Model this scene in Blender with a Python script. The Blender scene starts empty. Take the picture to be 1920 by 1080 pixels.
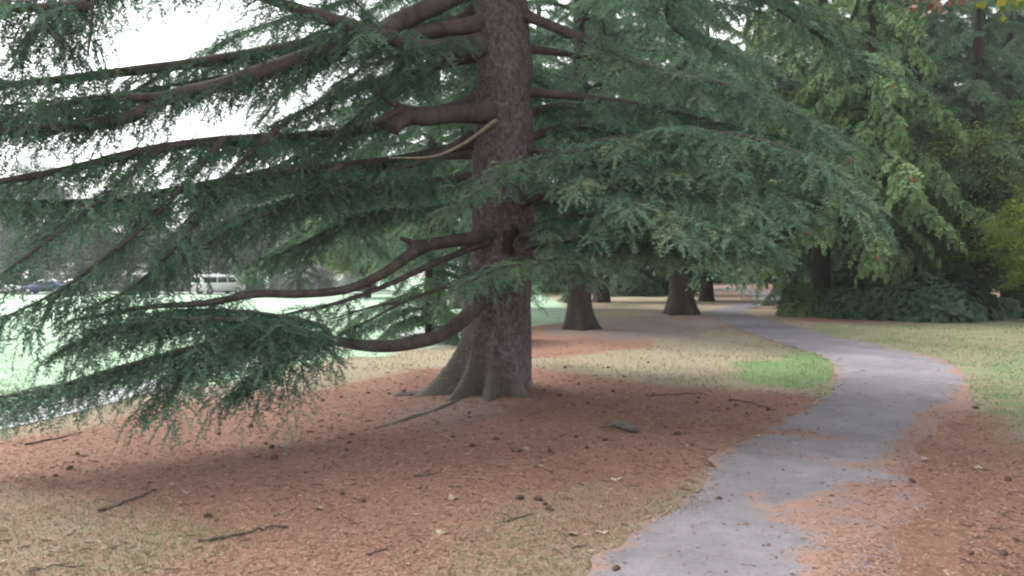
import bpy, math, random
import numpy as np
from mathutils import Vector

sc = bpy.context.scene
C = sc.collection
RAD = math.radians

# ------------------------------------------------------------------ camera
CAM_H, FPX, HOR = 1.6, 1600.0, 510.0          # eye height, focal length in 1920-wide pixels, horizon row
PITCH = math.atan((540.0 - HOR) / FPX)
cam_d = bpy.data.cameras.new('camera')
cam_d.sensor_fit = 'HORIZONTAL'
cam_d.sensor_width = 36.0
cam_d.lens = 36.0 * FPX / 1920.0
cam_d.clip_start, cam_d.clip_end = 0.05, 2000.0
cam = bpy.data.objects.new('camera', cam_d)
cam.location = (0, 0, CAM_H)
cam.rotation_euler = (math.pi / 2 - PITCH, 0, 0)
C.objects.link(cam)
sc.camera = cam

# ------------------------------------------------------------------ sky, sun, exposure
SUN_EL, SUN_AZ = 52.0, -60.0                   # degrees; azimuth measured from +Y towards +X
w = bpy.data.worlds.new('World'); sc.world = w; w.use_nodes = True
nt = w.node_tree; nt.nodes.clear()
sky = nt.nodes.new('ShaderNodeTexSky'); sky.sky_type = 'NISHITA'; sky.sun_disc = False
sky.sun_elevation = RAD(SUN_EL); sky.sun_rotation = RAD(SUN_AZ)
sky.air_density = 1.0; sky.dust_density = 3.0; sky.ozone_density = 1.0
hs = nt.nodes.new('ShaderNodeHueSaturation'); hs.inputs['Saturation'].default_value = 0.12
bg = nt.nodes.new('ShaderNodeBackground'); bg.inputs['Strength'].default_value = 0.15
wo = nt.nodes.new('ShaderNodeOutputWorld')
nt.links.new(sky.outputs[0], hs.inputs['Color']); nt.links.new(hs.outputs[0], bg.inputs['Color'])
nt.links.new(bg.outputs[0], wo.inputs['Surface'])
sd = bpy.data.lights.new('sun', 'SUN'); sd.energy = 1.5; sd.angle = RAD(28); sd.color = (1.0, 0.97, 0.93)
so = bpy.data.objects.new('sun', sd); C.objects.link(so)
sdir = Vector((math.sin(RAD(SUN_AZ)) * math.cos(RAD(SUN_EL)), math.cos(RAD(SUN_AZ)) * math.cos(RAD(SUN_EL)), math.sin(RAD(SUN_EL))))
so.rotation_euler = sdir.to_track_quat('Z', 'Y').to_euler()
so.location = (0, 0, 40)
sc.view_settings.view_transform = 'Standard'; sc.view_settings.look = 'None'
sc.view_settings.gamma = 1.0; sc.view_settings.use_curve_mapping = False
sc.view_settings.exposure = 1.8
sc.render.engine = 'CYCLES'
sc.cycles.use_denoising = True
sc.cycles.max_bounces = 6
sc.cycles.filter_width = 2.2

# ------------------------------------------------------------------ helpers
rng = np.random.default_rng(7)
UP = np.array([0, 0, 1.0])
cp, sp = math.cos(PITCH), math.sin(PITCH)


def P(px, py, d):
    """world point seen at photo pixel (px,py) at depth d metres along the view axis"""
    a, b = (px - 960.0) / FPX * d, (540.0 - py) / FPX * d
    return np.array([a, d * cp + b * sp, CAM_H - d * sp + b * cp])


def gz(x, y):
    """height of the ground"""
    x = np.asarray(x, float); y = np.asarray(y, float)
    z = 0.025 * np.sin(x * 0.9 + 0.4) * np.cos(y * 0.7) + 0.015 * np.sin(x * 1.9 + y * 1.3)
    z = z + 0.12 * np.exp(-(((x + 0.15) ** 2 + (y - 10.8) ** 2) / 1.6))
    z = z + 0.10 * np.exp(-(((x - 1.9) ** 2 + (y - 24) ** 2) / 4.0))
    z = z + 0.10 * np.exp(-(((x - 6.2) ** 2 + (y - 32) ** 2) / 4.0))
    t = np.clip((y - 30) / 45, 0, 1) * np.clip((2 - x) / 10, 0, 1)
    z = z - 0.35 * t
    t2 = np.clip((y - 40) / 50, 0, 1) * np.clip((x - 14) / 10, 0, 1)
    return z + 0.5 * t2


def G(px, py):
    """ground point under photo pixel"""
    d = CAM_H * FPX / max(py - HOR, 3.0)
    for _ in range(4):
        p = P(px, py, d)
        d += (p[2] - float(gz(p[0], p[1]))) / max((py - HOR) / FPX, 0.004) * 0.9
    p = P(px, py, d); p[2] = float(gz(p[0], p[1]))
    return p


def to_px(x, y, z=0.0):
    dy, dz = y, z - CAM_H
    d = dy * cp - dz * sp
    u = dy * sp + dz * cp
    d = np.where(d < 0.3, 0.3, d)
    return 960 + FPX * x / d, 540 - FPX * u / d


def make_mesh(name, V, T=None, Q=None, attrs=None, smooth=False, uv=None):
    V = np.asarray(V, np.float32)
    me = bpy.data.meshes.new(name)
    me.vertices.add(len(V)); me.vertices.foreach_set('co', V.ravel())
    parts, tot = [], []
    if T is not None and len(T): parts.append(np.asarray(T, np.int32).ravel()); tot.append(np.full(len(T), 3))
    if Q is not None and len(Q): parts.append(np.asarray(Q, np.int32).ravel()); tot.append(np.full(len(Q), 4))
    idx = np.concatenate(parts); tot = np.concatenate(tot)
    start = np.concatenate([[0], np.cumsum(tot)[:-1]]).astype(np.int32)
    me.loops.add(len(idx)); me.loops.foreach_set('vertex_index', idx)
    me.polygons.add(len(tot)); me.polygons.foreach_set('loop_start', start)
    if smooth: me.polygons.foreach_set('use_smooth', np.ones(len(tot), bool))
    for k, a in (attrs or {}).items():
        a = np.asarray(a, np.float32)
        if a.ndim == 1:
            at = me.attributes.new(k, 'FLOAT', 'POINT'); at.data.foreach_set('value', a)
        else:
            at = me.attributes.new(k, 'FLOAT_COLOR', 'POINT'); at.data.foreach_set('color', a.ravel())
    me.update(calc_edges=True)
    return me


def link(name, me, mat=None, parent=None):
    o = bpy.data.objects.new(name, me); C.objects.link(o)
    if parent is not None: o.parent = parent
    if mat is not None:
        if len(me.materials) == 0: me.materials.append(mat)
        elif me.materials[0] is not mat:
            o.material_slots[0].link = 'OBJECT'; o.material_slots[0].material = mat
    return o


def tag(o, label=None, cat=None, group=None, kind=None):
    if label: o['label'] = label
    if cat: o['category'] = cat
    if group: o['group'] = group
    if kind: o['kind'] = kind
    return o


def empty(name, loc, rz=0.0, s=1.0):
    o = bpy.data.objects.new(name, None); C.objects.link(o)
    o.location = loc; o.rotation_euler = (0, 0, rz); o.scale = (s, s, s); o.empty_display_size = 0.3
    return o


def norm(v):
    return v / np.maximum(np.linalg.norm(v, axis=-1, keepdims=True), 1e-9)


def spline(pts, step=0.1, n=None):
    p = np.asarray(pts, float)
    p = np.vstack([2 * p[0] - p[1], p, 2 * p[-1] - p[-2]])
    out = []
    for i in range(1, len(p) - 2):
        m = 12
        t = np.linspace(0, 1, m, endpoint=False)[:, None]
        a, b, c_, d = p[i - 1], p[i], p[i + 1], p[i + 2]
        out.append(0.5 * (2 * b + (c_ - a) * t + (2 * a - 5 * b + 4 * c_ - d) * t ** 2 + (3 * b - a - 3 * c_ + d) * t ** 3))
    out.append(p[-2][None])
    q = np.vstack(out)
    s = np.concatenate([[0], np.cumsum(np.linalg.norm(np.diff(q, axis=0), axis=1))])
    k = n or max(4, int(s[-1] / step) + 1)
    ss = np.linspace(0, s[-1], k)
    return np.stack([np.interp(ss, s, q[:, j]) for j in range(q.shape[1])], 1), s[-1]


class Geo:
    def __init__(self): self.V, self.T, self.Q, self.A, self.n = [], [], [], [], 0

    def add(self, V, T=None, Q=None, A=None):
        V = np.asarray(V, float)
        self.V.append(V)
        if T is not None and len(T): self.T.append(np.asarray(T) + self.n)
        if Q is not None and len(Q): self.Q.append(np.asarray(Q) + self.n)
        self.A.append(np.zeros(len(V)) if A is None else np.broadcast_to(np.asarray(A, float), (len(V),)))
        self.n += len(V)

    def arrays(self):
        V = np.vstack(self.V)
        T = np.vstack(self.T) if self.T else np.zeros((0, 3), int)
        Q = np.vstack(self.Q) if self.Q else np.zeros((0, 4), int)
        return V, T, Q, np.concatenate(self.A)

    def tubes(self, Pn, Rn, sides=5, A=0.0, cap=False):
        """N tubes at once: Pn (N,K,3), Rn (N,K)"""
        Pn = np.asarray(Pn, float); Rn = np.asarray(Rn, float)
        N, K, _ = Pn.shape
        Tn = norm(np.gradient(Pn, axis=1))
        ref = np.where((np.abs(Tn[:, :, 2:3]) > 0.9).any(1, keepdims=True), np.array([1.0, 0, 0]), UP)
        B = norm(np.cross(Tn, np.broadcast_to(ref, Tn.shape))); N2 = np.cross(B, Tn)
        a = np.arange(sides) / sides * 2 * math.pi
        ring = (B[:, :, None] * np.cos(a)[None, None, :, None] + N2[:, :, None] * np.sin(a)[None, None, :, None]) * Rn[:, :, None, None]
        V = (Pn[:, :, None] + ring).reshape(-1, 3)
        n0 = np.arange(N)[:, None, None] * K * sides
        k = np.arange(K - 1)[None, :, None] * sides
        j = np.arange(sides)[None, None, :]; j2 = (j + 1) % sides
        Q = np.stack([n0 + k + j, n0 + k + j2, n0 + k + sides + j2, n0 + k + sides + j], -1).reshape(-1, 4)
        T = None
        if cap:
            t = []
            for q in range(N):
                for e in (q * K * sides, (q * K + K - 1) * sides):
                    t += [[e, e + i, e + i + 1] for i in range(1, sides - 1)]
            T = np.array(t)
        self.add(V, T, Q, A)

    def obj(self, name, mat, parent=None, smooth=False, attr='rnd'):
        V, T, Q, A = self.arrays()
        return link(name, make_mesh(name, V, T, Q, {attr: A}, smooth), mat, parent)


def snoise(p, f, seed=0):
    """cheap smooth pseudo noise in -1..1 from a few rotated sines"""
    r = np.random.default_rng(seed)
    out = 0
    for i in range(5):
        k = r.normal(size=p.shape[-1]); k *= f * (0.7 + 0.25 * i) / np.linalg.norm(k)
        out = out + np.sin(p @ k + r.uniform(0, 6.28)) / 3
    return out


# ------------------------------------------------------------------ materials
def new_mat(name):
    m = bpy.data.materials.new(name); m.use_nodes = True
    t = m.node_tree; t.nodes.clear()
    out = t.nodes.new('ShaderNodeOutputMaterial')
    return m, t, out


def N(t, typ, **kw):
    n = t.nodes.new(typ)
    for k, v in kw.items():
        if k == 'inp':
            for a, b in v.items(): n.inputs[a].default_value = b
        else: setattr(n, k, v)
    return n


def ramp(t, stops, fac=None):
    n = t.nodes.new('ShaderNodeValToRGB')
    e = n.color_ramp.elements
    while len(e) < len(stops): e.new(0.5)
    for i, (p, c_) in enumerate(stops):
        e[i].position = p; e[i].color = (*c_, 1) if len(c_) == 3 else c_
    if fac is not None: t.links.new(fac, n.inputs['Fac'])
    return n


def mixc(t, fac, a, b, blend='MIX'):
    n = t.nodes.new('ShaderNodeMix'); n.data_type = 'RGBA'; n.blend_type = blend
    for sock, v in ((n.inputs[0], fac), (n.inputs[6], a), (n.inputs[7], b)):
        if isinstance(v, bpy.types.NodeSocket): t.links.new(v, sock)
        elif isinstance(v, (int, float)): sock.default_value = v
        else: sock.default_value = (*v, 1)
    return n.outputs[2]


def math_(t, op, a, b=0.0, c_=0.0):
    n = t.nodes.new('ShaderNodeMath'); n.operation = op
    for sock, v in zip(n.inputs, (a, b, c_)):
        if isinstance(v, bpy.types.NodeSocket): t.links.new(v, sock)
        else: sock.default_value = v
    return n.outputs[0]


def noise(t, scale, detail=4, rough=0.6, vec=None, dist=0.0):
    n = N(t, 'ShaderNodeTexNoise', inp={'Scale': scale, 'Detail': detail, 'Roughness': rough, 'Distortion': dist})
    if vec is not None: t.links.new(vec, n.inputs['Vector'])
    return n.outputs['Fac']


def leaf_mat(name, stops, trans=0.25, rough=0.6, spec=0.25):
    m, t, out = new_mat(name)
    at = N(t, 'ShaderNodeAttribute', attribute_name='rnd')
    r = ramp(t, stops, at.outputs['Fac'])
    oi = N(t, 'ShaderNodeObjectInfo')
    hv = N(t, 'ShaderNodeHueSaturation', inp={'Saturation': 1.0})
    v = math_(t, 'MULTIPLY_ADD', oi.outputs['Random'], 0.3, 0.85)
    t.links.new(v, hv.inputs['Value']); t.links.new(r.outputs[0], hv.inputs['Color'])
    b = N(t, 'ShaderNodeBsdfPrincipled', inp={'Roughness': rough, 'Specular IOR Level': spec})
    t.links.new(hv.outputs[0], b.inputs['Base Color'])
    tr = N(t, 'ShaderNodeBsdfTranslucent'); t.links.new(hv.outputs[0], tr.inputs['Color'])
    mx = N(t, 'ShaderNodeMixShader', inp={0: trans})
    t.links.new(b.outputs[0], mx.inputs[1]); t.links.new(tr.outputs[0], mx.inputs[2])
    t.links.new(mx.outputs[0], out.inputs['Surface'])
    return m


def bark_mat(name, c1, c2, c3=None, scale=1.0, moss=None, attr_mix=False):
    """plated bark: colour varies per plate and in long streaks; optional moss towards the foot"""
    m, t, out = new_mat(name)
    tc = N(t, 'ShaderNodeTexCoord')
    mp = N(t, 'ShaderNodeMapping'); mp.inputs['Scale'].default_value = (1, 1, 0.55)
    t.links.new(tc.outputs['Object'], mp.inputs['Vector'])
    n1 = noise(t, 3.0 * scale, 5, 0.65, mp.outputs[0])
    n2 = noise(t, 38 * scale, 4, 0.7, mp.outputs[0])
    col = ramp(t, [(0.3, c1), (0.68, c2)], n1).outputs[0]
    if attr_mix:
        at = N(t, 'ShaderNodeAttribute', attribute_name='rnd')
        col = mixc(t, math_(t, 'MULTIPLY', at.outputs['Fac'], 0.55), col, c3 or c2)
    fine = ramp(t, [(0.32, (0.5, 0.5, 0.5)), (0.68, (1.4, 1.37, 1.35))], n2).outputs[0]
    col = mixc(t, 1.0, col, fine, 'MULTIPLY')
    if moss:
        sx = N(t, 'ShaderNodeSeparateXYZ'); t.links.new(tc.outputs['Object'], sx.inputs[0])
        h = math_(t, 'MULTIPLY_ADD', sx.outputs['Z'], -0.9, 1.05)
        sidef = math_(t, 'MULTIPLY_ADD', sx.outputs['X'], -1.3, 0.1)
        f = math_(t, 'ADD', math_(t, 'ADD', h, sidef), math_(t, 'MULTIPLY_ADD', noise(t, 4, 5, 0.7, tc.outputs['Object']), 1.6, -1.1))
        f = math_(t, 'MULTIPLY', ramp(t, [(0.25, (0, 0, 0)), (0.95, (1, 1, 1))], f).outputs[0], 0.8)
        col = mixc(t, f, col, moss)
    b = N(t, 'ShaderNodeBsdfPrincipled', inp={'Roughness': 0.85, 'Specular IOR Level': 0.25})
    t.links.new(col, b.inputs['Base Color'])
    bp = N(t, 'ShaderNodeBump', inp={'Strength': 0.6, 'Distance': 0.012})
    t.links.new(n2, bp.inputs['Height']); t.links.new(bp.outputs[0], b.inputs['Normal'])
    t.links.new(b.outputs[0], out.inputs['Surface'])
    return m


def plain(name, col, rough=0.5, spec=0.5, metal=0.0, var=0.12, scale=6.0, coat=0.0):
    m, t, out = new_mat(name)
    tc = N(t, 'ShaderNodeTexCoord')
    n1 = noise(t, scale, 4, 0.6, tc.outputs['Object'])
    lo = tuple(c_ * (1 - var) for c_ in col); hi = tuple(min(1, c_ * (1 + var)) for c_ in col)
    r = ramp(t, [(0.3, lo), (0.7, hi)], n1)
    b = N(t, 'ShaderNodeBsdfPrincipled', inp={'Roughness': rough, 'Specular IOR Level': spec, 'Metallic': metal, 'Coat Weight': coat})
    t.links.new(r.outputs[0], b.inputs['Base Color']); t.links.new(b.outputs[0], out.inputs['Surface'])
    return m


M = {}
M['cedar'] = leaf_mat('cedar needles', [(0.0, (0.050, 0.100, 0.066)), (0.5, (0.110, 0.200, 0.128)), (0.92, (0.210, 0.325, 0.220)), (1.0, (0.25, 0.34, 0.19))], .28, .6, .15)
M['cedar2'] = leaf_mat('far cedar needles', [(0.0, (0.056, 0.108, 0.066)), (0.6, (0.100, 0.175, 0.104)), (1.0, (0.17, 0.245, 0.125))], .28, .6, .15)
M['redcedar'] = leaf_mat('drooping cedar sprays', [(0.0, (0.085, 0.155, 0.065)), (0.5, (0.145, 0.232, 0.098)), (0.96, (0.22, 0.31, 0.13)), (0.985, (0.38, 0.12, 0.06)), (1.0, (0.42, 0.14, 0.07))], .35)
M['fir'] = leaf_mat('dark fir needles', [(0.0, (0.075, 0.130, 0.082)), (0.6, (0.130, 0.210, 0.125)), (1.0, (0.20, 0.285, 0.15))], .3, .6, .15)
M['maple'] = leaf_mat('yellowing leaves', [(0.0, (0.09, 0.15, 0.035)), (0.5, (0.15, 0.21, 0.04)), (0.85, (0.28, 0.30, 0.04)), (1.0, (0.36, 0.30, 0.05))], 0.4)
M['green_leaf'] = leaf_mat('green leaves', [(0.0, (0.08, 0.14, 0.045)), (0.6, (0.13, 0.20, 0.07)), (1.0, (0.22, 0.27, 0.08))], 0.35)
M['hazed_leaf'] = leaf_mat('hazed far leaves', [(0.0, (0.14, 0.155, 0.14)), (0.6, (0.20, 0.215, 0.195)), (1.0, (0.28, 0.28, 0.26))], 0.3)  # pale haze of the distance is mixed into this leaf colour
M['rhodo'] = leaf_mat('glossy shrub leaves', [(0.0, (0.020, 0.048, 0.026)), (0.6, (0.036, 0.078, 0.042)), (1.0, (0.10, 0.14, 0.07))], 0.12, 0.5, 0.3)
M['brown_leaf'] = leaf_mat('withered leaves', [(0.0, (0.12, 0.065, 0.045)), (0.6, (0.21, 0.120, 0.085)), (1.0, (0.34, 0.24, 0.17))], 0.2)
M['pale_leaf'] = leaf_mat('pale fallen leaves', [(0.0, (0.26, 0.19, 0.13)), (0.6, (0.34, 0.27, 0.20)), (1.0, (0.42, 0.36, 0.28))], 0.15)
M['litter'] = leaf_mat('fallen needles', [(0.0, (0.13, 0.070, 0.050)), (0.5, (0.24, 0.135, 0.100)), (0.85, (0.33, 0.205, 0.150)), (1.0, (0.44, 0.35, 0.26))], 0.1, 0.8)
M['grass'] = leaf_mat('grass blades', [(0.0, (0.21, 0.17, 0.115)), (0.35, (0.215, 0.190, 0.115)), (0.5, (0.16, 0.18, 0.085)), (0.8, (0.105, 0.175, 0.065)), (1.0, (0.15, 0.25, 0.10))], 0.3)
M['bark'] = bark_mat('cedar trunk bark', (0.052, 0.036, 0.038), (0.105, 0.078, 0.083), (0.22, 0.185, 0.198), 1.0, (0.062, 0.058, 0.042), True)
M['limb_bark'] = bark_mat('limb bark', (0.050, 0.041, 0.038), (0.115, 0.095, 0.088), None, 2.2)
M['twig_bark'] = bark_mat('dead twig bark', (0.20, 0.165, 0.125), (0.34, 0.30, 0.23), None, 4)
M['dark_bark'] = bark_mat('dark trunk bark', (0.024, 0.019, 0.017), (0.055, 0.044, 0.039), None, 1.2)
M['red_bark'] = bark_mat('reddish trunk bark', (0.13, 0.075, 0.055), (0.22, 0.14, 0.11), None, 1.2)
M['knot'] = bark_mat('torn knot wood', (0.028, 0.018, 0.016), (0.066, 0.042, 0.037), None, 5)
M['cut_wood'] = plain('weathered cut wood', (0.16, 0.10, 0.08), 0.9, 0.2, 0, 0.3, 30)
M['cone'] = plain('cone scales', (0.075, 0.045, 0.032), 0.8, 0.2, 0, 0.4, 60)
M['mossy_log'] = bark_mat('mossy log bark', (0.06, 0.06, 0.048), (0.13, 0.13, 0.105), None, 5)


# ------------------------------------------------------------------ ground zones (laid out on the ground plane)
def poly_mask(px, py, poly, soft=0.0):
    poly = np.asarray(poly, float)
    inside = np.zeros(px.shape, bool)
    n = len(poly)
    for i in range(n):
        x1, y1 = poly[i]; x2, y2 = poly[(i + 1) % n]
        if y1 == y2: continue
        cr = ((y1 > py) != (y2 > py)) & (px < (x2 - x1) * (py - y1) / (y2 - y1) + x1)
        inside ^= cr
    return inside.astype(float)


LITTER = [(-400, 880), (0, 845), (150, 800), (300, 762), (480, 735), (650, 722), (800, 690), (1000, 690), (1130, 705), (1280, 735), (1430, 738), (1540, 735),
          (1530, 765), (1490, 800), (1440, 830), (1372, 850), (1300, 900), (1240, 960), (1180, 1010), (1110, 1080), (1000, 1300), (700, 2400), (-2500, 2400)]
LITTER2 = [(880, 640), (960, 622), (1060, 612), (1150, 622), (1240, 640), (1180, 660), (1050, 668), (900, 672)]
LITTER3 = [(1700, 760), (1830, 740), (1850, 790), (1880, 830), (2050, 870), (2400, 950), (3500, 2400), (1550, 2400), (1550, 1080), (1600, 850)]
LITTER4 = [(1300, 540), (1480, 585), (1500, 605), (1620, 606), (1920, 596), (2100, 570), (2600, 548), (2600, 520), (1300, 520)]
DRYGRASS = [(-300, 900), (110, 905), (300, 940), (470, 1000), (420, 1060), (300, 1100), (80, 1180), (-300, 1300)]
DRYGRASS2 = [(760, 1080), (860, 960), (1000, 900), (1230, 880), (1260, 905), (1120, 960), (1090, 1080), (1000, 1200), (800, 1200)]
LAWN = [(-5000, 1000), (-600, 880), (0, 795), (90, 785), (250, 742), (400, 712), (560, 690), (700, 664), (880, 640), (960, 622), (1058, 606), (1065, 575), (1000, 545), (1000, 518), (-5000, 518)]
GREEN = [(1370, 700), (1430, 672), (1500, 662), (1548, 672), (1570, 692), (1560, 715), (1500, 724), (1410, 722)]
GREEN2 = [(1840, 690), (1950, 660), (2200, 690), (2300, 760), (1960, 780), (1850, 770)]
DIRT = [(1000, 625), (1110, 596), (1250, 588), (1330, 592), (1400, 606), (1360, 620), (1300, 640), (1180, 640)]
PINKDIRT = [(700, 775), (830, 740), (900, 750), (990, 765), (960, 800), (840, 810), (740, 800)]
PALE = [(1030, 570), (1050, 545), (1250, 545), (1310, 560), (1390, 560), (1320, 590), (1240, 585), (1110, 590)]

PATH_L = [(700, 1500), (1010, 1180), (1110, 1080), (1240, 960), (1370, 850), (1450, 800), (1520, 762), (1560, 722), (1570, 692), (1545, 672), (1475, 650), (1415, 628), (1370, 610), (1335, 597), (1322, 590), (1335, 583), (1365, 573), (1398, 563), (1402, 555), (1375, 548), (1335, 541)]
PATH_R = [(1850, 1500), (1790, 1180), (1795, 1080), (1800, 960), (1800, 850), (1805, 800), (1822, 762), (1815, 722), (1795, 692), (1752, 671), (1655, 650), (1565, 632), (1500, 614), (1448, 601), (1415, 592), (1400, 585), (1420, 576), (1462, 566), (1478, 556), (1455, 549), (1400, 541)]


def grid_lines(lo, hi, step, far_lo, far_hi, grow=1.16):
    a = list(np.arange(lo, hi + step / 2, step))
    s, v = step, hi
    while v < far_hi: s *= grow; v += s; a.append(v)
    s, v = step, lo
    while v > far_lo: s *= grow; v -= s; a.insert(0, v)
    return np.array(a)


def build_ground():
    xs = grid_lines(-9, 11, 0.16, -500, 500)
    ys = grid_lines(2.5, 24, 0.16, -120, 700)
    X, Y = np.meshgrid(xs, ys)
    Z = gz(X, Y)
    V = np.stack([X, Y, Z], -1).reshape(-1, 3)
    ny, nx = X.shape
    i = np.arange(ny - 1)[:, None] * nx; j = np.arange(nx - 1)[None]
    Q = np.stack([i + j, i + j + 1, i + j + nx + 1, i + j + nx], -1).reshape(-1, 4)
    p2 = V[:, :2]
    px, py = to_px(V[:, 0], V[:, 1], 0.0)
    k = np.clip((py - 510) / 260, 0.05, 1.4)
    px = px + k * 22 * snoise(p2, 2.3, 1) + k * 12 * snoise(p2, 6, 2)
    py = py + k * 9 * snoise(p2, 2.3, 3) + k * 5 * snoise(p2, 6, 4)
    behind = V[:, 1] < 1.2
    m = lambda q: poly_mask(px, py, q) * (~behind)
    lit = np.maximum.reduce([m(LITTER), m(LITTER2) * 0.9, m(LITTER3) * 0.85, m(LITTER4) * 0.9])
    dg = np.maximum(m(DRYGRASS), m(DRYGRASS2))
    lit = np.where(behind, 0.7, lit * (1 - 0.58 * dg))
    lawn = m(LAWN)
    lit *= 1 - lawn
    right = (~behind) & (px > 1500) & (lit < 0.3) & (lawn < .5)
    green = np.maximum.reduce([m(GREEN) * .85, m(GREEN2) * 0.55, dg * 0.28, right * 0.46])
    dirt = np.maximum.reduce([m(DIRT) * 0.8, m(PINKDIRT) * 0.55])
    forest = ((V[:, 1] > 60) & (V[:, 0] > -6)).astype(float)
    dirt = np.maximum(dirt, forest * 0.5)
    col = np.stack([lit, green, lawn, dirt], 1)
    # soften
    g = col.reshape(ny, nx, 4)
    for _ in range(6):
        g = (g + np.roll(g, 1, 0) + np.roll(g, -1, 0) + np.roll(g, 1, 1) + np.roll(g, -1, 1)) / 5
    return V, Q, g.reshape(-1, 4), xs, ys, g


def litter_colour(t, ob, n_f, n_ff, n_mid, n_big):
    lit = ramp(t, [(0.25, (0.120, 0.062, 0.046)), (0.48, (0.248, 0.135, 0.100)), (0.66, (0.345, 0.205, 0.156)), (0.8, (0.46, 0.34, 0.27))], math_(t, 'MULTIPLY_ADD', n_ff, 0.6, math_(t, 'MULTIPLY', n_f, 0.4))).outputs[0]
    lit = mixc(t, ramp(t, [(0.4, (0, 0, 0)), (0.75, (.6, .6, .6))], n_mid).outputs[0], lit, (0.20, 0.130, 0.098))
    lit = mixc(t, ramp(t, [(0.42, (0, 0, 0)), (0.62, (.55, .55, .55))], n_big).outputs[0], lit, (0.17, 0.085, 0.06))
    return lit


def ground_mat():
    m, t, out = new_mat('park ground')
    tc = N(t, 'ShaderNodeTexCoord'); ob = tc.outputs['Object']
    at = N(t, 'ShaderNodeAttribute', attribute_name='zone')
    sx = N(t, 'ShaderNodeSeparateColor'); t.links.new(at.outputs['Color'], sx.inputs[0])
    n_mid = noise(t, 2.2, 6, 0.7, ob); n_f = noise(t, 22, 5, 0.7, ob); n_ff = noise(t, 75, 4, 0.75, ob); n_big = noise(t, 0.5, 4, 0.6, ob)
    brk = math_(t, 'ADD', math_(t, 'MULTIPLY_ADD', n_mid, 0.9, -0.45), math_(t, 'MULTIPLY_ADD', n_f, 0.8, -0.4))

    def mask(s, amt=1.0):
        v = math_(t, 'MULTIPLY_ADD', brk, amt, s)
        return ramp(t, [(0.3, (0, 0, 0)), (0.7, (1, 1, 1))], v).outputs[0]
    dry = ramp(t, [(0.25, (0.155, 0.125, 0.088)), (0.5, (0.235, 0.190, 0.138)), (0.75, (0.31, 0.262, 0.20))], n_f).outputs[0]
    dry = mixc(t, ramp(t, [(0.45, (0, 0, 0)), (0.7, (.6, .6, .6))], n_mid).outputs[0], dry, (0.175, 0.18, 0.105))
    lit = litter_colour(t, ob, n_f, n_ff, n_mid, n_big)
    grn = ramp(t, [(0.3, (0.075, 0.135, 0.05)), (0.55, (0.125, 0.190, 0.082)), (0.8, (0.24, 0.25, 0.145))], n_f).outputs[0]
    lawn = ramp(t, [(0.3, (0.21, 0.31, 0.21)), (0.7, (0.33, 0.44, 0.33))], math_(t, 'MULTIPLY_ADD', n_f, 0.5, math_(t, 'MULTIPLY', n_big, 0.5))).outputs[0]
    drt = ramp(t, [(0.3, (0.14, 0.105, 0.095)), (0.7, (0.26, 0.20, 0.18))], n_f).outputs[0]
    c_ = mixc(t, mask(sx.outputs[1], 1.3), dry, grn)
    c_ = mixc(t, mask(sx.outputs[0], 1.0), c_, lit)
    c_ = mixc(t, mask(at.outputs['Alpha'], 0.9), c_, drt)
    c_ = mixc(t, mask(sx.outputs[2], 0.5), c_, lawn)
    b = N(t, 'ShaderNodeBsdfPrincipled', inp={'Roughness': 0.95, 'Specular IOR Level': 0.15})
    t.links.new(c_, b.inputs['Base Color'])
    bp = N(t, 'ShaderNodeBump', inp={'Strength': 0.9, 'Distance': 0.03})
    t.links.new(math_(t, 'MULTIPLY_ADD', n_ff, 0.5, n_f), bp.inputs['Height']); t.links.new(bp.outputs[0], b.inputs['Normal'])
    t.links.new(b.outputs[0], out.inputs['Surface'])
    return m


GV, GQ, GZONE, GXS, GYS, GGRID = build_ground()
ground = link('ground', make_mesh('ground', GV, None, GQ, {'zone': GZONE}, True), ground_mat())
tag(ground, kind='structure')


def zone_at(x, y):
    i = np.clip(np.searchsorted(GYS, y) - 1, 0, len(GYS) - 2); j = np.clip(np.searchsorted(GXS, x) - 1, 0, len(GXS) - 2)
    return GGRID[i, j]


# ------------------------------------------------------------------ footpath
LITP = [[(1490, 1500), (1480, 1080), (1500, 1000), (1475, 960), (1490, 925), (1600, 912), (1700, 905), (1560, 890), (1480, 868), (1425, 838), (1440, 828), (1530, 862), (1640, 885), (1650, 840), (1700, 800), (1725, 765), (1760, 755), (1900, 740), (1900, 1500)],
        [(1765, 755), (1790, 735), (1800, 710), (1770, 680), (1700, 660), (1850, 660), (1850, 755)],
        [(1390, 800), (1480, 802), (1600, 812), (1640, 822), (1480, 826), (1400, 822)],
        [(1400, 905), (1440, 910), (1500, 960), (1460, 1000), (1400, 960)]]


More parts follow.
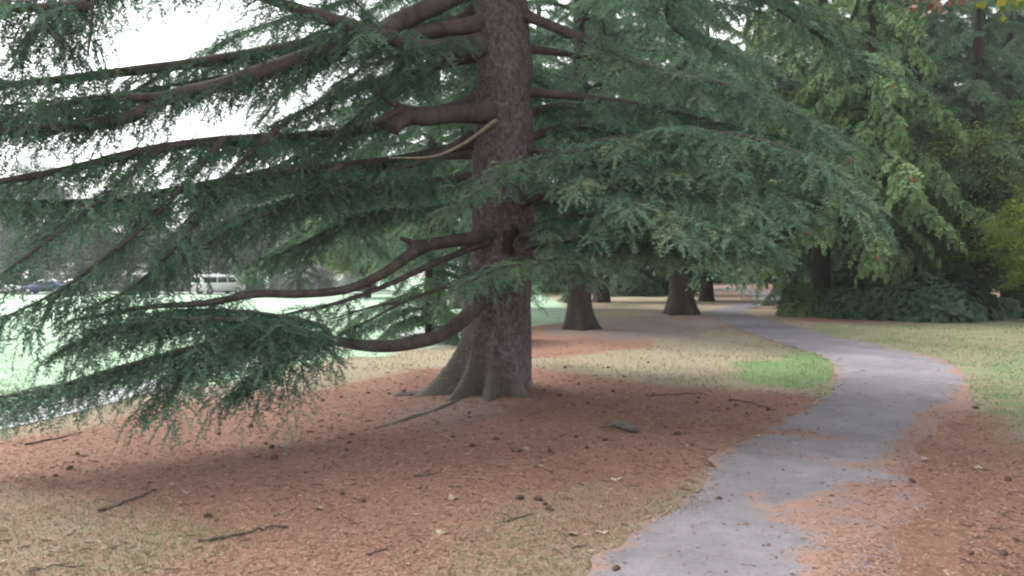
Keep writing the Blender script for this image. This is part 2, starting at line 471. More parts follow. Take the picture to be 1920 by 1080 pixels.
def build_path():
    L = np.array([G(*q) for q in PATH_L]); R = np.array([G(*q) for q in PATH_R])
    both, ln = spline(np.hstack([L[:, :2], R[:, :2]]), 0.14)
    nc = 22
    u = np.linspace(0, 1, nc)[None, :, None]
    XY = both[:, None, :2] * (1 - u) + both[:, None, 2:] * u
    e = 0.05
    XY[:, 0] += (.09 * snoise(XY[:, 0], 4, 11) + 0.05 * snoise(XY[:, 0], 14, 12))[:, None] * np.array([1, 0])
    XY[:, -1] += (.02 * snoise(XY[:, -1], 3, 13) + 0.012 * snoise(XY[:, -1], 14, 14))[:, None] * np.array([1, 0])
    X, Y = XY[..., 0], XY[..., 1]
    uu = np.linspace(0, 1, nc)[None]
    edge = np.minimum(uu, 1 - uu)
    P2 = np.stack([X, Y], -1)
    Z = gz(X, Y) + 0.012 + 0.010 * np.sin(uu * math.pi) + np.clip(1 - edge / .10, 0, 1) * (.012 * snoise(P2, 7, 51) + .007 * snoise(P2, 19, 52) - .004)
    # litter has crept over the right-hand edge of the near stretch
    Z = Z - np.clip((uu - .80 + .06 * snoise(P2, 4, 53)) / .12, 0, 1) * .06 * np.clip((9.6 - Y) / 1.2, 0, 1)
    V = np.stack([X, Y, Z], -1).reshape(-1, 3)
    ny = len(both)
    i = np.arange(ny - 1)[:, None] * nc; j = np.arange(nc - 1)[None]
    Q = np.stack([i + j, i + j + 1, i + j + nc + 1, i + j + nc], -1).reshape(-1, 4)
    px, py = to_px(V[:, 0], V[:, 1], 0)
    k = np.clip((py - 510) / 260, 0.05, 1.4)
    px = px + k * 14 * snoise(V[:, :2], 4, 21); py = py + k * 7 * snoise(V[:, :2], 4, 22)
    lit = np.zeros(len(V))
    for q in LITP: lit = np.maximum(lit, poly_mask(px, py, q))
    lit = lit.reshape(ny, nc) * .72
    for _ in range(2):
        p_ = np.pad(lit, 1, mode='edge')
        lit = (lit + p_[2:, 1:-1] + p_[:-2, 1:-1] + p_[1:-1, 2:] + p_[1:-1, :-2]) / 5
    lit = np.maximum(lit, np.clip((np.linspace(0, 1, nc)[None] - .66) / .26, 0, 1) ** 1.3 * np.clip((py.reshape(ny, nc) - 735) / 40, 0, 1))
    # the edges always carry a fringe of needles
    ed = np.minimum(np.arange(nc), np.arange(nc)[::-1])[None]
    lit = np.maximum(lit, np.where(ed < 1, 0.62, np.where(ed < 2, .25, 0.0)))
    return V, Q, lit.ravel(), XY, lit


def path_mat():
    m, t, out = new_mat('worn asphalt')
    tc = N(t, 'ShaderNodeTexCoord'); ob = tc.outputs['Object']
    at = N(t, 'ShaderNodeAttribute', attribute_name='litter')
    n_big = noise(t, 0.8, 5, 0.65, ob); n_f = noise(t, 26, 5, 0.7, ob); n_ff = noise(t, 120, 3, 0.8, ob); n_mid = noise(t, 4.5, 6, 0.7, ob)
    base = ramp(t, [(0.3, (0.100, 0.093, 0.101)), (0.5, (0.160, 0.149, 0.161)), (0.72, (0.225, 0.212, 0.225))], math_(t, 'MULTIPLY_ADD', n_big, 0.6, math_(t, 'MULTIPLY', n_mid, 0.4))).outputs[0]
    n_ag = noise(t, 70, 4, 0.85, ob)
    sp_ = ramp(t, [(0.3, (0.55, 0.55, 0.55)), (0.7, (1.4, 1.4, 1.4))], math_(t, 'MULTIPLY_ADD', n_ag, .6, math_(t, 'MULTIPLY', n_ff, .4))).outputs[0]
    base = mixc(t, 1.0, base, sp_, 'MULTIPLY')
    lit = litter_colour(t, ob, noise(t, 22, 5, 0.7, ob), noise(t, 75, 4, 0.75, ob), noise(t, 2.2, 6, 0.7, ob), noise(t, 0.5, 4, 0.6, ob))
    lit = mixc(t, 1.0, lit, (0.97, 0.99, 0.98), 'MULTIPLY')
    v = math_(t, 'ADD', at.outputs['Fac'], math_(t, 'ADD', math_(t, 'MULTIPLY_ADD', n_mid, 1.7, -0.85), math_(t, 'MULTIPLY_ADD', n_f, 1.3, -0.65)))
    f = ramp(t, [(0.32, (0, 0, 0)), (0.75, (0.92, 0.92, 0.92))], v).outputs[0]
    c_ = mixc(t, f, base, lit)
    b = N(t, 'ShaderNodeBsdfPrincipled', inp={'Roughness': 0.9, 'Specular IOR Level': 0.25})
    t.links.new(c_, b.inputs['Base Color'])
    bp = N(t, 'ShaderNodeBump', inp={'Strength': 0.5, 'Distance': 0.006})
    t.links.new(math_(t, 'MULTIPLY_ADD', n_f, 0.5, n_ff), bp.inputs['Height']); t.links.new(bp.outputs[0], b.inputs['Normal'])
    t.links.new(b.outputs[0], out.inputs['Surface'])
    return m


PV, PQ, PLIT, PXY, PLG = build_path()
path = link('path', make_mesh('path', PV, None, PQ, {'litter': PLIT}, True), path_mat())
tag(path, kind='structure')

# pale side path behind the low spray at the left, and the road beyond the lawn
def strip(name, pts, width, mat, dz=0.01, step=0.4):
    c_, ln = spline(np.array(pts)[:, :2], step)
    tn = norm(np.gradient(c_, axis=0)); nn = np.stack([-tn[:, 1], tn[:, 0]], 1)
    us = np.linspace(-0.5, 0.5, 5)
    XY = c_[:, None] + nn[:, None] * us[None, :, None] * width
    Z = gz(XY[..., 0], XY[..., 1]) + dz
    V = np.concatenate([XY, Z[..., None]], -1).reshape(-1, 3)
    ny, nc = len(c_), 5
    i = np.arange(ny - 1)[:, None] * nc; j = np.arange(nc - 1)[None]
    Q = np.stack([i + j, i + j + nc, i + j + nc + 1, i + j + 1], -1).reshape(-1, 4)
    o = link(name, make_mesh(name, V, None, Q), mat)
    return tag(o, kind='structure')


strip('side_path', [G(-400, 880), G(0, 790), G(160, 752), G(320, 712), G(500, 676), G(700, 640), G(860, 612)], .8, plain('pale concrete', (0.30, 0.29, 0.31), 0.9, 0.2, 0, 0.12, 2))
strip('road', [(-140, 74, 0), (-60, 75, 0), (-20, 76, 0), (-4, 77, 0), (4, 90, 0), (6, 120, 0)], 7.0, plain('road asphalt', (0.10, 0.10, 0.105), 0.9, 0.2, 0, 0.15, 0.6), 0.02, 1.0)


# ------------------------------------------------------------------ twigs and limbs
def needle_twig(r, rosettes, per, nl, nw, hang=0.25, flat=0.55, stem=True):
    """unit-length twig along +x; returns V, T"""
    V, T = [], []
    n = 0
    K = 4
    xs = np.linspace(0, 1, K)
    cz = lambda x: -hang * x * x
    for k in range(K - 1 if stem else 0):
        a, b_ = xs[k], xs[k + 1]
        V += [(a, 0.010, cz(a)), (a, -0.010, cz(a)), (b_, 0.0, cz(b_))]; T.append((n, n + 1, n + 2)); n += 3
    for i in range(rosettes):
        x0 = (i + 0.6) / rosettes
        c0 = np.array([x0, 0, cz(x0)])
        for q in range(per):
            az = r.uniform(0, 2 * math.pi)
            sp_ = r.uniform(0.55, 1.15)
            d = np.array([math.cos(sp_), math.sin(sp_) * math.cos(az), math.sin(sp_) * math.sin(az) * flat])
            d /= np.linalg.norm(d)
            l = nl * r.uniform(0.7, 1.25)
            side = np.cross(d, r.normal(size=3)); side /= np.linalg.norm(side)
            if q % 2: V += [tuple(c0 + side * nw / 2), tuple(c0 - side * nw / 2), tuple(c0 + d * l)]
            else: V += [tuple(c0), tuple(c0 + d * l - side * nw / 2), tuple(c0 + d * l * .9 + side * nw / 2)]
            T.append((n, n + 1, n + 2)); n += 3
    return np.array(V), np.array(T)


def frond_twig(r, pairs, leaf, wid):
    """flat fern-like spray, unit length along +x, drooping"""
    V, T = [], []
    n = 0
    for i in range(pairs):
        x0 = (i + 0.3) / pairs
        for s in (-1, 1):
            l = leaf * (1.1 - 0.7 * x0) * r.uniform(0.7, 1.3)
            c0 = np.array([x0, 0, -0.35 * x0 * x0])
            d = np.array([0.75, s * r.uniform(0.5, 0.9), r.uniform(-0.55, 0.05)]); d /= np.linalg.norm(d)
            sd_ = np.array([-d[1], d[0], r.uniform(-.4, .4)])
            mid = c0 + d * l * 0.5
            V += [tuple(c0), tuple(mid + sd_ * wid), tuple(c0 + d * l), tuple(mid - sd_ * wid)]
            T += [(n, n + 1, n + 2), (n, n + 2, n + 3)]; n += 4
    return np.array(V), np.array(T)


TW_NEAR = [needle_twig(rng, 8, 5, 0.17, 0.050) for _ in range(6)]
TW_FAR = [needle_twig(rng, 4, 4, 0.32, 0.15, stem=False) for _ in range(5)]
TW_MID = [needle_twig(rng, 6, 4, 0.24, 0.075, stem=False) for _ in range(5)]
TW_FROND = [frond_twig(rng, 4, 0.50, 0.12) for _ in range(5)]


def place_twigs(geo, twigs, pos, xd, length, rnd, r):
    """instances of twig prototypes written into one mesh"""
    xd = norm(xd)
    yv = norm(np.cross(np.broadcast_to(UP, xd.shape) + 0.35 * r.normal(size=xd.shape), xd))
    zv = np.cross(xd, yv)
    pick = r.integers(0, len(twigs), len(pos))
    for k, (V, T) in enumerate(twigs):
        s = np.where(pick == k)[0]
        if not len(s): continue
        W = (xd[s][:, None] * V[None, :, 0:1] + yv[s][:, None] * V[None, :, 1:2] + zv[s][:, None] * V[None, :, 2:3]) * length[s][:, None, None] + pos[s][:, None]
        nv = len(V)
        TT = (T[None] + (np.arange(len(s)) * nv)[:, None, None]).reshape(-1, 3)
        geo.add(W.reshape(-1, 3), TT, None, np.repeat(rnd[s], nv))


def limb(pts, r0, r1, r, wood, leaf, twigs, start=0.25, every=0.17, sec=0.85, tw=0.28, tw_every=0.045, droop=0.30, hang=0.25, dens=1.0, tip=1.0, sides=8, ang=(0.7, 1.15), tipsec=0.4, flag=0.0):
    """one limb: bark tube, side branches, and twigs with needles"""
    c_, L = spline(pts, 0.12)
    n = len(c_)
    c_ = c_ + 0.018 * np.stack([snoise(c_, 3, int(r.integers(1e6))) for _ in range(3)], 1) * np.linspace(0, 1, n)[:, None]
    rad = (r0 * (1 - np.linspace(0, 1, n)) ** 0.75 + r1) * (1 + .45 * np.exp(-np.linspace(0, 1, n) * L / .22)) * (1 + 0.07 * snoise(c_, 6, int(r.integers(1e6))))
    wood.tubes(c_[None], rad[None], sides, 0.5, True)
    if sec <= 0: return
    T = norm(np.gradient(c_, axis=0))
    m = max(3, int(L * (1 - start) / every * dens))
    s = start + (1 - start) * (np.arange(m) + r.uniform(0, 0.9, m)) / m
    idx = np.clip((s * (n - 1)).astype(int), 0, n - 1)
    p0 = c_[idx]; t0 = T[idx]
    side = np.where(np.arange(m) % 2 == 0, 1.0, -1.0)[:, None]
    B = norm(np.cross(t0, UP))
    a = r.uniform(*ang, m)[:, None]
    d = norm(t0 * np.cos(a) + B * side * np.sin(a) + UP * r.uniform(-0.25, 0.22, (m, 1)))
    u_ = (s - start) / (1 - start)
    ln = sec * (0.55 + 0.45 * np.sin(np.clip(u_ * 1.5 + 0.3, 0, math.pi / 2))) * (1 - (1 - tipsec) * u_ ** 2) * r.uniform(0.6, 1.25, m)
    K = 6
    q = np.linspace(0, 1, K)[None, :, None]
    Ps = p0[:, None] + d[:, None] * q * ln[:, None, None] + t0[:, None] * 0.22 * q ** 2 * ln[:, None, None] - UP * droop * q ** 2 * (ln[:, None, None] ** 1.2)
    Ps = Ps + 0.02 * r.normal(size=Ps.shape) * q
    wood.tubes(Ps, np.linspace(1, 0.3, K)[None] * (0.003 + 0.0055 * ln[:, None]), 4, 0.5)
    srnd = r.uniform(0, 1, m)
    isflag = r.uniform(0, 1, m) < flag
    # twigs along the side branches
    pos, xd, tl, rn = [], [], [], []
    kt = np.maximum(2, (ln / tw_every).astype(int))
    for j in range(int(kt.max())):
        ok = kt > j
        f = np.clip((j + r.uniform(0.1, 0.9, m)) / kt, 0, 0.999)
        f = np.where(j == kt - 1, 0.98, f)
        x = f * (K - 1); i0 = np.clip(x.astype(int), 0, K - 2); fr = (x - i0)[:, None]
        ar = np.arange(m)
        pp = Ps[ar, i0] * (1 - fr) + Ps[ar, i0 + 1] * fr
        D = norm(Ps[ar, i0 + 1] - Ps[ar, i0])
        sb = np.where((j + ar) % 2 == 0, 1.0, -1.0)[:, None]
        BB = norm(np.cross(D, UP))
        aa = r.uniform(0.35, 1.1, m)[:, None] * np.where(f > 0.95, 0.2, 1)[:, None]
        w_ = D * np.cos(aa) + BB * sb * np.sin(aa) + UP * (r.uniform(-0.35, 0.25, (m, 1)) - hang * 0.6)
        pos.append(pp[ok]); xd.append(w_[ok]); tl.append((tw * r.uniform(0.6, 1.25, m) * (1.1 - 0.45 * f))[ok])
        rn.append(np.where(isflag & (f > .5), 1.0, np.clip(0.45 * srnd + 0.5 * r.uniform(0, 1, m), 0, .95))[ok])
    # twigs on the limb's own outer end
    mt = int(L * (1 - start) / 0.06 * tip)
    if mt:
        s2 = start + (1 - start) * r.uniform(0, 1, mt) ** 0.7
        i2 = np.clip((s2 * (n - 1)).astype(int), 0, n - 1)
        B2 = norm(np.cross(T[i2], UP)); a2 = r.uniform(0.2, 1.2, (mt, 1)); sd2 = r.choice([-1.0, 1.0], (mt, 1))
        pos.append(c_[i2]); xd.append(T[i2] * np.cos(a2) + B2 * sd2 * np.sin(a2) + UP * r.uniform(-0.5, 0.35, (mt, 1)))
        tl.append(tw * r.uniform(0.5, 1.1, mt)); rn.append(r.uniform(0, 1, mt))
    place_twigs(leaf, twigs, np.vstack(pos), np.vstack(xd), np.concatenate(tl), np.concatenate(rn), r)


# ------------------------------------------------------------------ the main cedar
TX, TY = -0.13, 10.8
main_base = np.array([TX, TY, float(gz(TX, TY)) - 0.1])


def cells(u, v, seed):
    """cellular pattern on (u wrapped by nu, v): returns F1, F2-F1, cell random"""
    nu = int(round(u.max())) + 1
    iu, iv = np.floor(u).astype(int), np.floor(v).astype(int)
    f1 = np.full(u.shape, 9.0); f2 = np.full(u.shape, 9.0); cr = np.zeros(u.shape)
    for du in (-1, 0, 1):
        for dv in (-1, 0, 1):
            cu, cv = iu + du, iv + dv
            h = (np.mod(cu, nu) * 73856093 ^ (cv + 1000) * 19349663 ^ seed * 83492791) & 0x7fffffff
            h1 = (h * 1103515245 + 12345) & 0x7fffffff; h2 = (h1 * 1103515245 + 12345) & 0x7fffffff; h3 = (h2 * 1103515245 + 12345) & 0x7fffffff
            fx = cu + 0.15 + 0.7 * (h1 >> 8 & 0xffff) / 65535.0; fy = cv + 0.15 + 0.7 * (h2 >> 8 & 0xffff) / 65535.0
            d = np.hypot(u - fx, v - fy)
            near = d < f1
            f2 = np.where(near, f1, np.minimum(f2, d)); cr = np.where(near, (h3 >> 8 & 0xffff) / 65535.0, cr); f1 = np.where(near, d, f1)
    return f1, f2 - f1, cr


def trunk_mesh(zr, lobes, nth, zs, seed, plate=(0.048, 0.05), depth=0.024, lean=None):
    """zr: [(z, radius)], lobes: [(angle, amount, width, height)]"""
    th = np.arange(nth) / nth * 2 * math.pi
    TH, ZZ = np.meshgrid(th, zs)
    R0 = np.interp(ZZ, [q[0] for q in zr], [q[1] for q in zr])
    R = R0.copy()
    for a, am, wd, h in lobes:
        d = np.angle(np.exp(1j * (TH - a)))
        R += am * np.exp(-(d / wd) ** 2) * np.exp(-np.clip(ZZ, 0, None) / h)
    p3 = np.stack([np.cos(TH) * 0.6, np.sin(TH) * 0.6, ZZ], -1)
    R *= 1 + 0.035 * snoise(p3, 3.0, seed) + 0.02 * snoise(p3, 8, seed + 1)
    R += 0.05 * R0 / .4 * snoise(p3 * np.array([1, 1, .35]), 7, seed + 5) * np.exp(-np.clip(ZZ, 0, None) / .5)
    rnd = np.full(R.shape, 0.5)
    if depth > 0:
        nu = max(6, int(2 * math.pi * 0.4 / plate[0]))
        wob = 0.35 * snoise(p3, 9, seed + 2)
        f1, ed, rnd = cells(TH / (2 * math.pi) * nu * 0.99999 + 0 * wob, ZZ / plate[1] + wob, seed)
        R += depth * (np.clip(ed / 0.28, 0, 1) ** 0.7 - 0.5) * (0.6 + 0.8 * rnd)
    X = np.cos(TH) * R; Y = np.sin(TH) * R
    if lean is not None:
        X = X + np.interp(ZZ, lean[0], lean[1])
    V = np.stack([X, Y, ZZ], -1).reshape(-1, 3)
    ny = len(zs)
    i = np.arange(ny - 1)[:, None] * nth; j = np.arange(nth)[None]; j2 = (j + 1) % nth
    Q = np.stack([i + j, i + j2, i + nth + j2, i + nth + j], -1).reshape(-1, 4)
    return V, Q, rnd.ravel()


main = empty('cedar_tree', tuple(main_base))
tag(main, 'big grey-barked cedar with wide low limbs, its flared foot on reddish needle litter', 'tree')
zs = np.concatenate([np.arange(-0.05, 5.6, 0.018), np.arange(5.7, 17, 0.15)])
V, Q, A = trunk_mesh([(0, .45), (.25, .43), (.5, .405), (.9, .385), (1.4, .372), (2.1, .378), (3.2, .355), (4.2, .335), (5.2, .315), (9, .22), (13, .12), (17, .02)],
                     [(math.pi * 1.02, .58, .33, .40), (math.pi * 1.27, .46, .20, .24), (math.pi * 1.47, .50, .18, .20), (math.pi * 1.66, .52, .22, .20), (0.15, .06, .3, .25), (1.6, .3, .4, .3), (2.4, .25, .3, .3)],
                     190, zs, 5, lean=([0, 1, 2, 3.2, 4.2, 5.2, 17], [-.08, -.02, .03, .04, .04, -.03, -.3]))
link('trunk', make_mesh('trunk', V, None, Q, {'rnd': A}, True), M['bark'], main)


def rel(p, base=main_base): return np.asarray(p, float) - base


def add_limb(pts, r0, r1, seed, light_tint=0.0, **kw):
    """custom limb of the main cedar: branch (bark) > needles"""
    r = np.random.default_rng(seed)
    wg, lg = Geo(), Geo()
    limb([rel(P(*q)) for q in pts], r0, r1, r, wg, lg, TW_NEAR, **kw)
    b = wg.obj('branch', M['limb_bark'], main, True)
    if lg.n:
        lg.A = [np.clip(a_ * .85 + light_tint, 0, 1) for a_ in lg.A]     # lit and shaded boughs: the light difference is put into needle colour
        nd = lg.obj('needles', M['cedar'], b); nd['kind'] = 'stuff'
    return b


# left limbs
SPARSE = dict(light_tint=-.1, every=0.12, sec=0.95, tw=0.27, droop=0.45, hang=0.5, tw_every=0.06, tip=1.5)
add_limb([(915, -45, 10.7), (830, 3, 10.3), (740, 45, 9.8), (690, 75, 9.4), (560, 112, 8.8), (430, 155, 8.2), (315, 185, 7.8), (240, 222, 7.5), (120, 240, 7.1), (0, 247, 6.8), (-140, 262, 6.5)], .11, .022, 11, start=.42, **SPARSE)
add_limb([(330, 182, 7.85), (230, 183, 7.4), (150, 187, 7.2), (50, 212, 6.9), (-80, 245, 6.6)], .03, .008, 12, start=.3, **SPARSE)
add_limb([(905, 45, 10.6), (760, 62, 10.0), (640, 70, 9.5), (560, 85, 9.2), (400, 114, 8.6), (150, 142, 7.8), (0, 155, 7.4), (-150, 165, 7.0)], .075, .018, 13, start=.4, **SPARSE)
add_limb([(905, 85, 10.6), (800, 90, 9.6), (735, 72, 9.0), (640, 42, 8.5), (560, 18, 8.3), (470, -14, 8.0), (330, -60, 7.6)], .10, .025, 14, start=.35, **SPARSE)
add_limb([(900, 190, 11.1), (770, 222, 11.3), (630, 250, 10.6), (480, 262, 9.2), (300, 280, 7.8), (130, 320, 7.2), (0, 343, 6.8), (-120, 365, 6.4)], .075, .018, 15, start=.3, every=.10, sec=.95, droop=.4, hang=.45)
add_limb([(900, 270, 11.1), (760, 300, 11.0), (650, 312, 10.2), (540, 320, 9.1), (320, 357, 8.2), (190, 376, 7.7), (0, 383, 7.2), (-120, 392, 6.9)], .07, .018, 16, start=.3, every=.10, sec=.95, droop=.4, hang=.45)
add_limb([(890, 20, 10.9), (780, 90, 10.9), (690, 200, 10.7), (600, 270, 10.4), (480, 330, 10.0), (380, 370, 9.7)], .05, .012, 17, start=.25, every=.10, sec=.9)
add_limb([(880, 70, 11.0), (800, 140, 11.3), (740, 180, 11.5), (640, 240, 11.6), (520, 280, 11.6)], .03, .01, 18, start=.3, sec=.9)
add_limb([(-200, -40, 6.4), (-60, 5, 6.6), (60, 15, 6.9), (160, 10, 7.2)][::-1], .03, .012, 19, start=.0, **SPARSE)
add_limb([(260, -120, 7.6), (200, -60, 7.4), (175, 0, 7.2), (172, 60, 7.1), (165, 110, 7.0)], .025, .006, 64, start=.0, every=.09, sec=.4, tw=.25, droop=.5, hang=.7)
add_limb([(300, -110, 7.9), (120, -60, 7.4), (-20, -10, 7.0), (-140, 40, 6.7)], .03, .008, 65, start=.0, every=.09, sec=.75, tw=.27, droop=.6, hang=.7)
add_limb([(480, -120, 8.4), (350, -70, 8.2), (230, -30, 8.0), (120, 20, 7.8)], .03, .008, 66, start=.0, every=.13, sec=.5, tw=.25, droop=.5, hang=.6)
add_limb([(520, 240, 8.7), (430, 330, 8.2), (350, 440, 7.7), (250, 535, 7.3), (150, 585, 7.0)], .022, .006, 20, start=.05, sec=.55, droop=.5, hang=.6, every=.11)
add_limb([(420, 260, 8.2), (300, 395, 7.5), (190, 490, 7.1), (90, 558, 6.8), (-20, 610, 6.5)], .022, .006, 21, start=.05, sec=.6, droop=.5, hang=.6, every=.11)
SKYW = dict(light_tint=-.1, start=.05, every=.085, sec=.65, tw=.26, droop=.5, hang=.55)
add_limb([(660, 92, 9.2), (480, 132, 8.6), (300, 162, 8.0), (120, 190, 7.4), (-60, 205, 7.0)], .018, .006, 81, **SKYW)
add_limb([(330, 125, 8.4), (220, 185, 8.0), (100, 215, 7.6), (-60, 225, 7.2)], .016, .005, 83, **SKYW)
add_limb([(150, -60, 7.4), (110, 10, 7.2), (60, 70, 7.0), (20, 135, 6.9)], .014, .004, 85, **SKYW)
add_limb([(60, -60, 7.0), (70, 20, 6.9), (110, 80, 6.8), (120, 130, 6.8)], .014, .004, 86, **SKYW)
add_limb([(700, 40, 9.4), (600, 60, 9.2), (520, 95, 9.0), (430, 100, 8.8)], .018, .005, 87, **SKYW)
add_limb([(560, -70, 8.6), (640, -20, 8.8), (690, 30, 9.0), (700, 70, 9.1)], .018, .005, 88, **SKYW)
add_limb([(895, 75, 10.5), (830, 82, 9.7), (760, 100, 9.2), (690, 125, 8.9), (620, 160, 8.7)], .03, .008, 61, start=.1, every=.08, sec=.55, tw=.25)
add_limb([(890, 110, 10.8), (800, 130, 10.5), (700, 150, 10.0), (600, 190, 9.6), (500, 240, 9.3)], .03, .008, 62, start=.15, every=.09, sec=.8)
add_limb([(885, 250, 10.7), (800, 300, 10.2), (700, 330, 9.6), (600, 380, 9.2)], .025, .008, 63, start=.2, every=.09, sec=.7)
add_limb([(640, 310, 9.4), (540, 380, 9.0), (430, 432, 8.5), (330, 500, 8.1), (230, 553, 7.8)], .024, .006, 22, start=.05, sec=.65, droop=.5, hang=.5, every=.10)
add_limb([(300, 280, 7.7), (180, 380, 7.0), (60, 470, 6.6), (-60, 560, 6.2)], .02, .006, 23, start=.05, sec=.5, droop=.5, hang=.6, every=.12)
# foliage mass left of the trunk
add_limb([(880, 330, 10.8), (760, 350, 10.2), (620, 360, 9.7), (480, 395, 9.2), (380, 440, 8.9)], .04, .01, 24, start=.1, every=.085, sec=.95)
add_limb([(885, 290, 11.0), (780, 300, 11.0), (640, 330, 10.8), (500, 350, 10.5)], .035, .01, 25, start=.15, every=.09, sec=1.0)
add_limb([(885, 380, 10.8), (800, 395, 10.4), (700, 400, 10.0), (600, 440, 9.6), (500, 490, 9.2)], .035, .01, 26, start=.2, every=.09, sec=.85)
# lower left: broken stub limb with thin continuation, bare shoots
wg = Geo()
c_, _ = spline([rel(P(*q)) for q in [(925, 440, 10.5), (890, 446, 10.3), (840, 453, 10.05), (790, 461, 9.85), (768, 463, 9.75)]], 0.05)
wg.tubes(c_[None], (np.linspace(.085, .072, len(c_)) * (1 + .06 * snoise(c_, 9, 3)))[None], 12, .5, True)
c_, _ = spline([rel(P(*q)) for q in [(790, 461, 9.85), (765, 452, 9.7), (752, 447, 9.6)]], 0.05)
wg.tubes(c_[None], np.linspace(.05, .022, len(c_))[None], 9, .5, True)
wg.obj('broken_branch', M['limb_bark'], main, True)
add_limb([(795, 462, 9.85), (765, 480, 9.7), (720, 512, 9.4), (650, 543, 9.1), (560, 552, 8.7), (480, 552, 8.3), (380, 570, 7.9), (270, 577, 7.5), (130, 600, 7.1)], .05, .010, 28, start=.55, every=.22, sec=.55, droop=.5, hang=.6)
add_limb([(915, 452, 10.4), (860, 475, 10.2), (800, 500, 9.9), (700, 545, 9.4), (620, 575, 9.0), (500, 600, 8.6)], .036, .008, 29, start=.6, every=.22, sec=.5, droop=.5)
add_limb([(895, 505, 10.4), (840, 535, 10.1), (760, 565, 9.7), (690, 602, 9.3), (615, 637, 9.0)], .024, .006, 30, start=.75, every=.3, sec=.35)
add_limb([(750, 567, 9.65), (700, 575, 9.5), (620, 600, 9.2)], .012, .004, 31, start=.6, every=.3, sec=.3)
# the low curved limb and its fan spray
add_limb([(925, 545, 10.45), (902, 563, 10.3), (870, 597, 10.15), (820, 630, 9.95), (750, 647, 9.6), (680, 648, 9.2), (605, 634, 8.7), (540, 622, 8.3)], .07, .03, 32, start=.97, every=.3, sec=.0)
FAN = dict(light_tint=.12, every=0.06, sec=0.72, tw=0.26, droop=0.35, hang=0.35, tw_every=0.04, tip=2)
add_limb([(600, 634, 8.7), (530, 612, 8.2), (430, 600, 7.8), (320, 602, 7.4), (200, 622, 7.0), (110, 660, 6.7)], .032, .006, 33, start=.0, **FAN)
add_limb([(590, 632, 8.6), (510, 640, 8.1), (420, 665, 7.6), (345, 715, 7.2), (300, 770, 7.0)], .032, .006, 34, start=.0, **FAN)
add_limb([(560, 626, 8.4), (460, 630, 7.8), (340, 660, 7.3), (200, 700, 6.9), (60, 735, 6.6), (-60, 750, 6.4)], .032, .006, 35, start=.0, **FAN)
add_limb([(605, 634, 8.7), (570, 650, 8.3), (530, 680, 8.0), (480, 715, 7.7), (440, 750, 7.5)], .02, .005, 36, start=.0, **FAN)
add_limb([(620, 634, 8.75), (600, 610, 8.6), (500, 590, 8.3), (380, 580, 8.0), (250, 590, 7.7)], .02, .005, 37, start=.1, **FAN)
# right limbs
DENSE = dict(light_tint=.30, every=0.085, sec=1.0, tw=0.29, droop=0.20, hang=0.15, tw_every=0.042, tip=2)
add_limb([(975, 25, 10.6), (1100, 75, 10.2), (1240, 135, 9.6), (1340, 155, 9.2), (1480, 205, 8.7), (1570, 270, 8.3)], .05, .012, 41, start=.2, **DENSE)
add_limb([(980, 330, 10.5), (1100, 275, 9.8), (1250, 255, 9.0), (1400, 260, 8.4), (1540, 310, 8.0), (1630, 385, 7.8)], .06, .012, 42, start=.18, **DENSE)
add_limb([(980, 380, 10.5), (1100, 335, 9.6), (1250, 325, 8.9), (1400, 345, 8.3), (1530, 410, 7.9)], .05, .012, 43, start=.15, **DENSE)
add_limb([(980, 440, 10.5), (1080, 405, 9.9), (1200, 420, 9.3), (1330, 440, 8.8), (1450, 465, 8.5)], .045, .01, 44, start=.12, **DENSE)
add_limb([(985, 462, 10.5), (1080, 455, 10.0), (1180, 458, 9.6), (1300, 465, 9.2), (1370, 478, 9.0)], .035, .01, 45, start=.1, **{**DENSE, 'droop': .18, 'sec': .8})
add_limb([(985, 485, 10.35), (960, 490, 9.9), (930, 505, 9.5), (890, 525, 9.2), (850, 548, 9.0)], .02, .006, 46, light_tint=.35, start=.25, every=.07, sec=.50, tw=.24)
add_limb([(990, 480, 10.3), (1010, 490, 9.8), (1060, 505, 9.3), (1130, 525, 9.0)], .02, .006, 47, light_tint=.35, start=.1, every=.08, sec=.45, tw=.24)
add_limb([(1230, 470, 9.5), (1130, 478, 9.2), (1020, 488, 8.9), (930, 505, 8.7), (845, 548, 8.6)], .018, .005, 90, light_tint=.35, start=.0, every=.07, sec=.42, tw=.24, droop=.2)
add_limb([(1180, 268, 9.3), (1100, 280, 9.1), (1010, 296, 8.9), (930, 316, 8.8), (870, 345, 8.7)], .016, .005, 91, light_tint=.35, start=.0, every=.07, sec=.42, tw=.24, droop=.25)
add_limb([(985, 320, 10.4), (960, 322, 9.9), (930, 340, 9.5), (880, 370, 9.2), (830, 400, 9.0)], .022, .006, 48, light_tint=.35, start=.15, every=.08, sec=.5, tw=.25)
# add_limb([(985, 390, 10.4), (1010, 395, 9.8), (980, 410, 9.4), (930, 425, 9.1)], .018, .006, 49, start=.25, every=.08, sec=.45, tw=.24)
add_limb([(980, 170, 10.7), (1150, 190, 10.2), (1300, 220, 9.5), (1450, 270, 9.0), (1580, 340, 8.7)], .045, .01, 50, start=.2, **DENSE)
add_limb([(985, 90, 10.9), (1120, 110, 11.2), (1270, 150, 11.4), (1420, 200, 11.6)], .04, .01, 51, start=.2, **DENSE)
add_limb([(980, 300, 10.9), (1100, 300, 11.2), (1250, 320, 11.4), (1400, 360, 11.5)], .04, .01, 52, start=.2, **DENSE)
add_limb([(1000, 280, 10.5), (1080, 300, 9.4), (1180, 370, 8.6), (1300, 420, 8.1), (1420, 450, 7.8)], .03, .008, 53, start=.2, **DENSE)
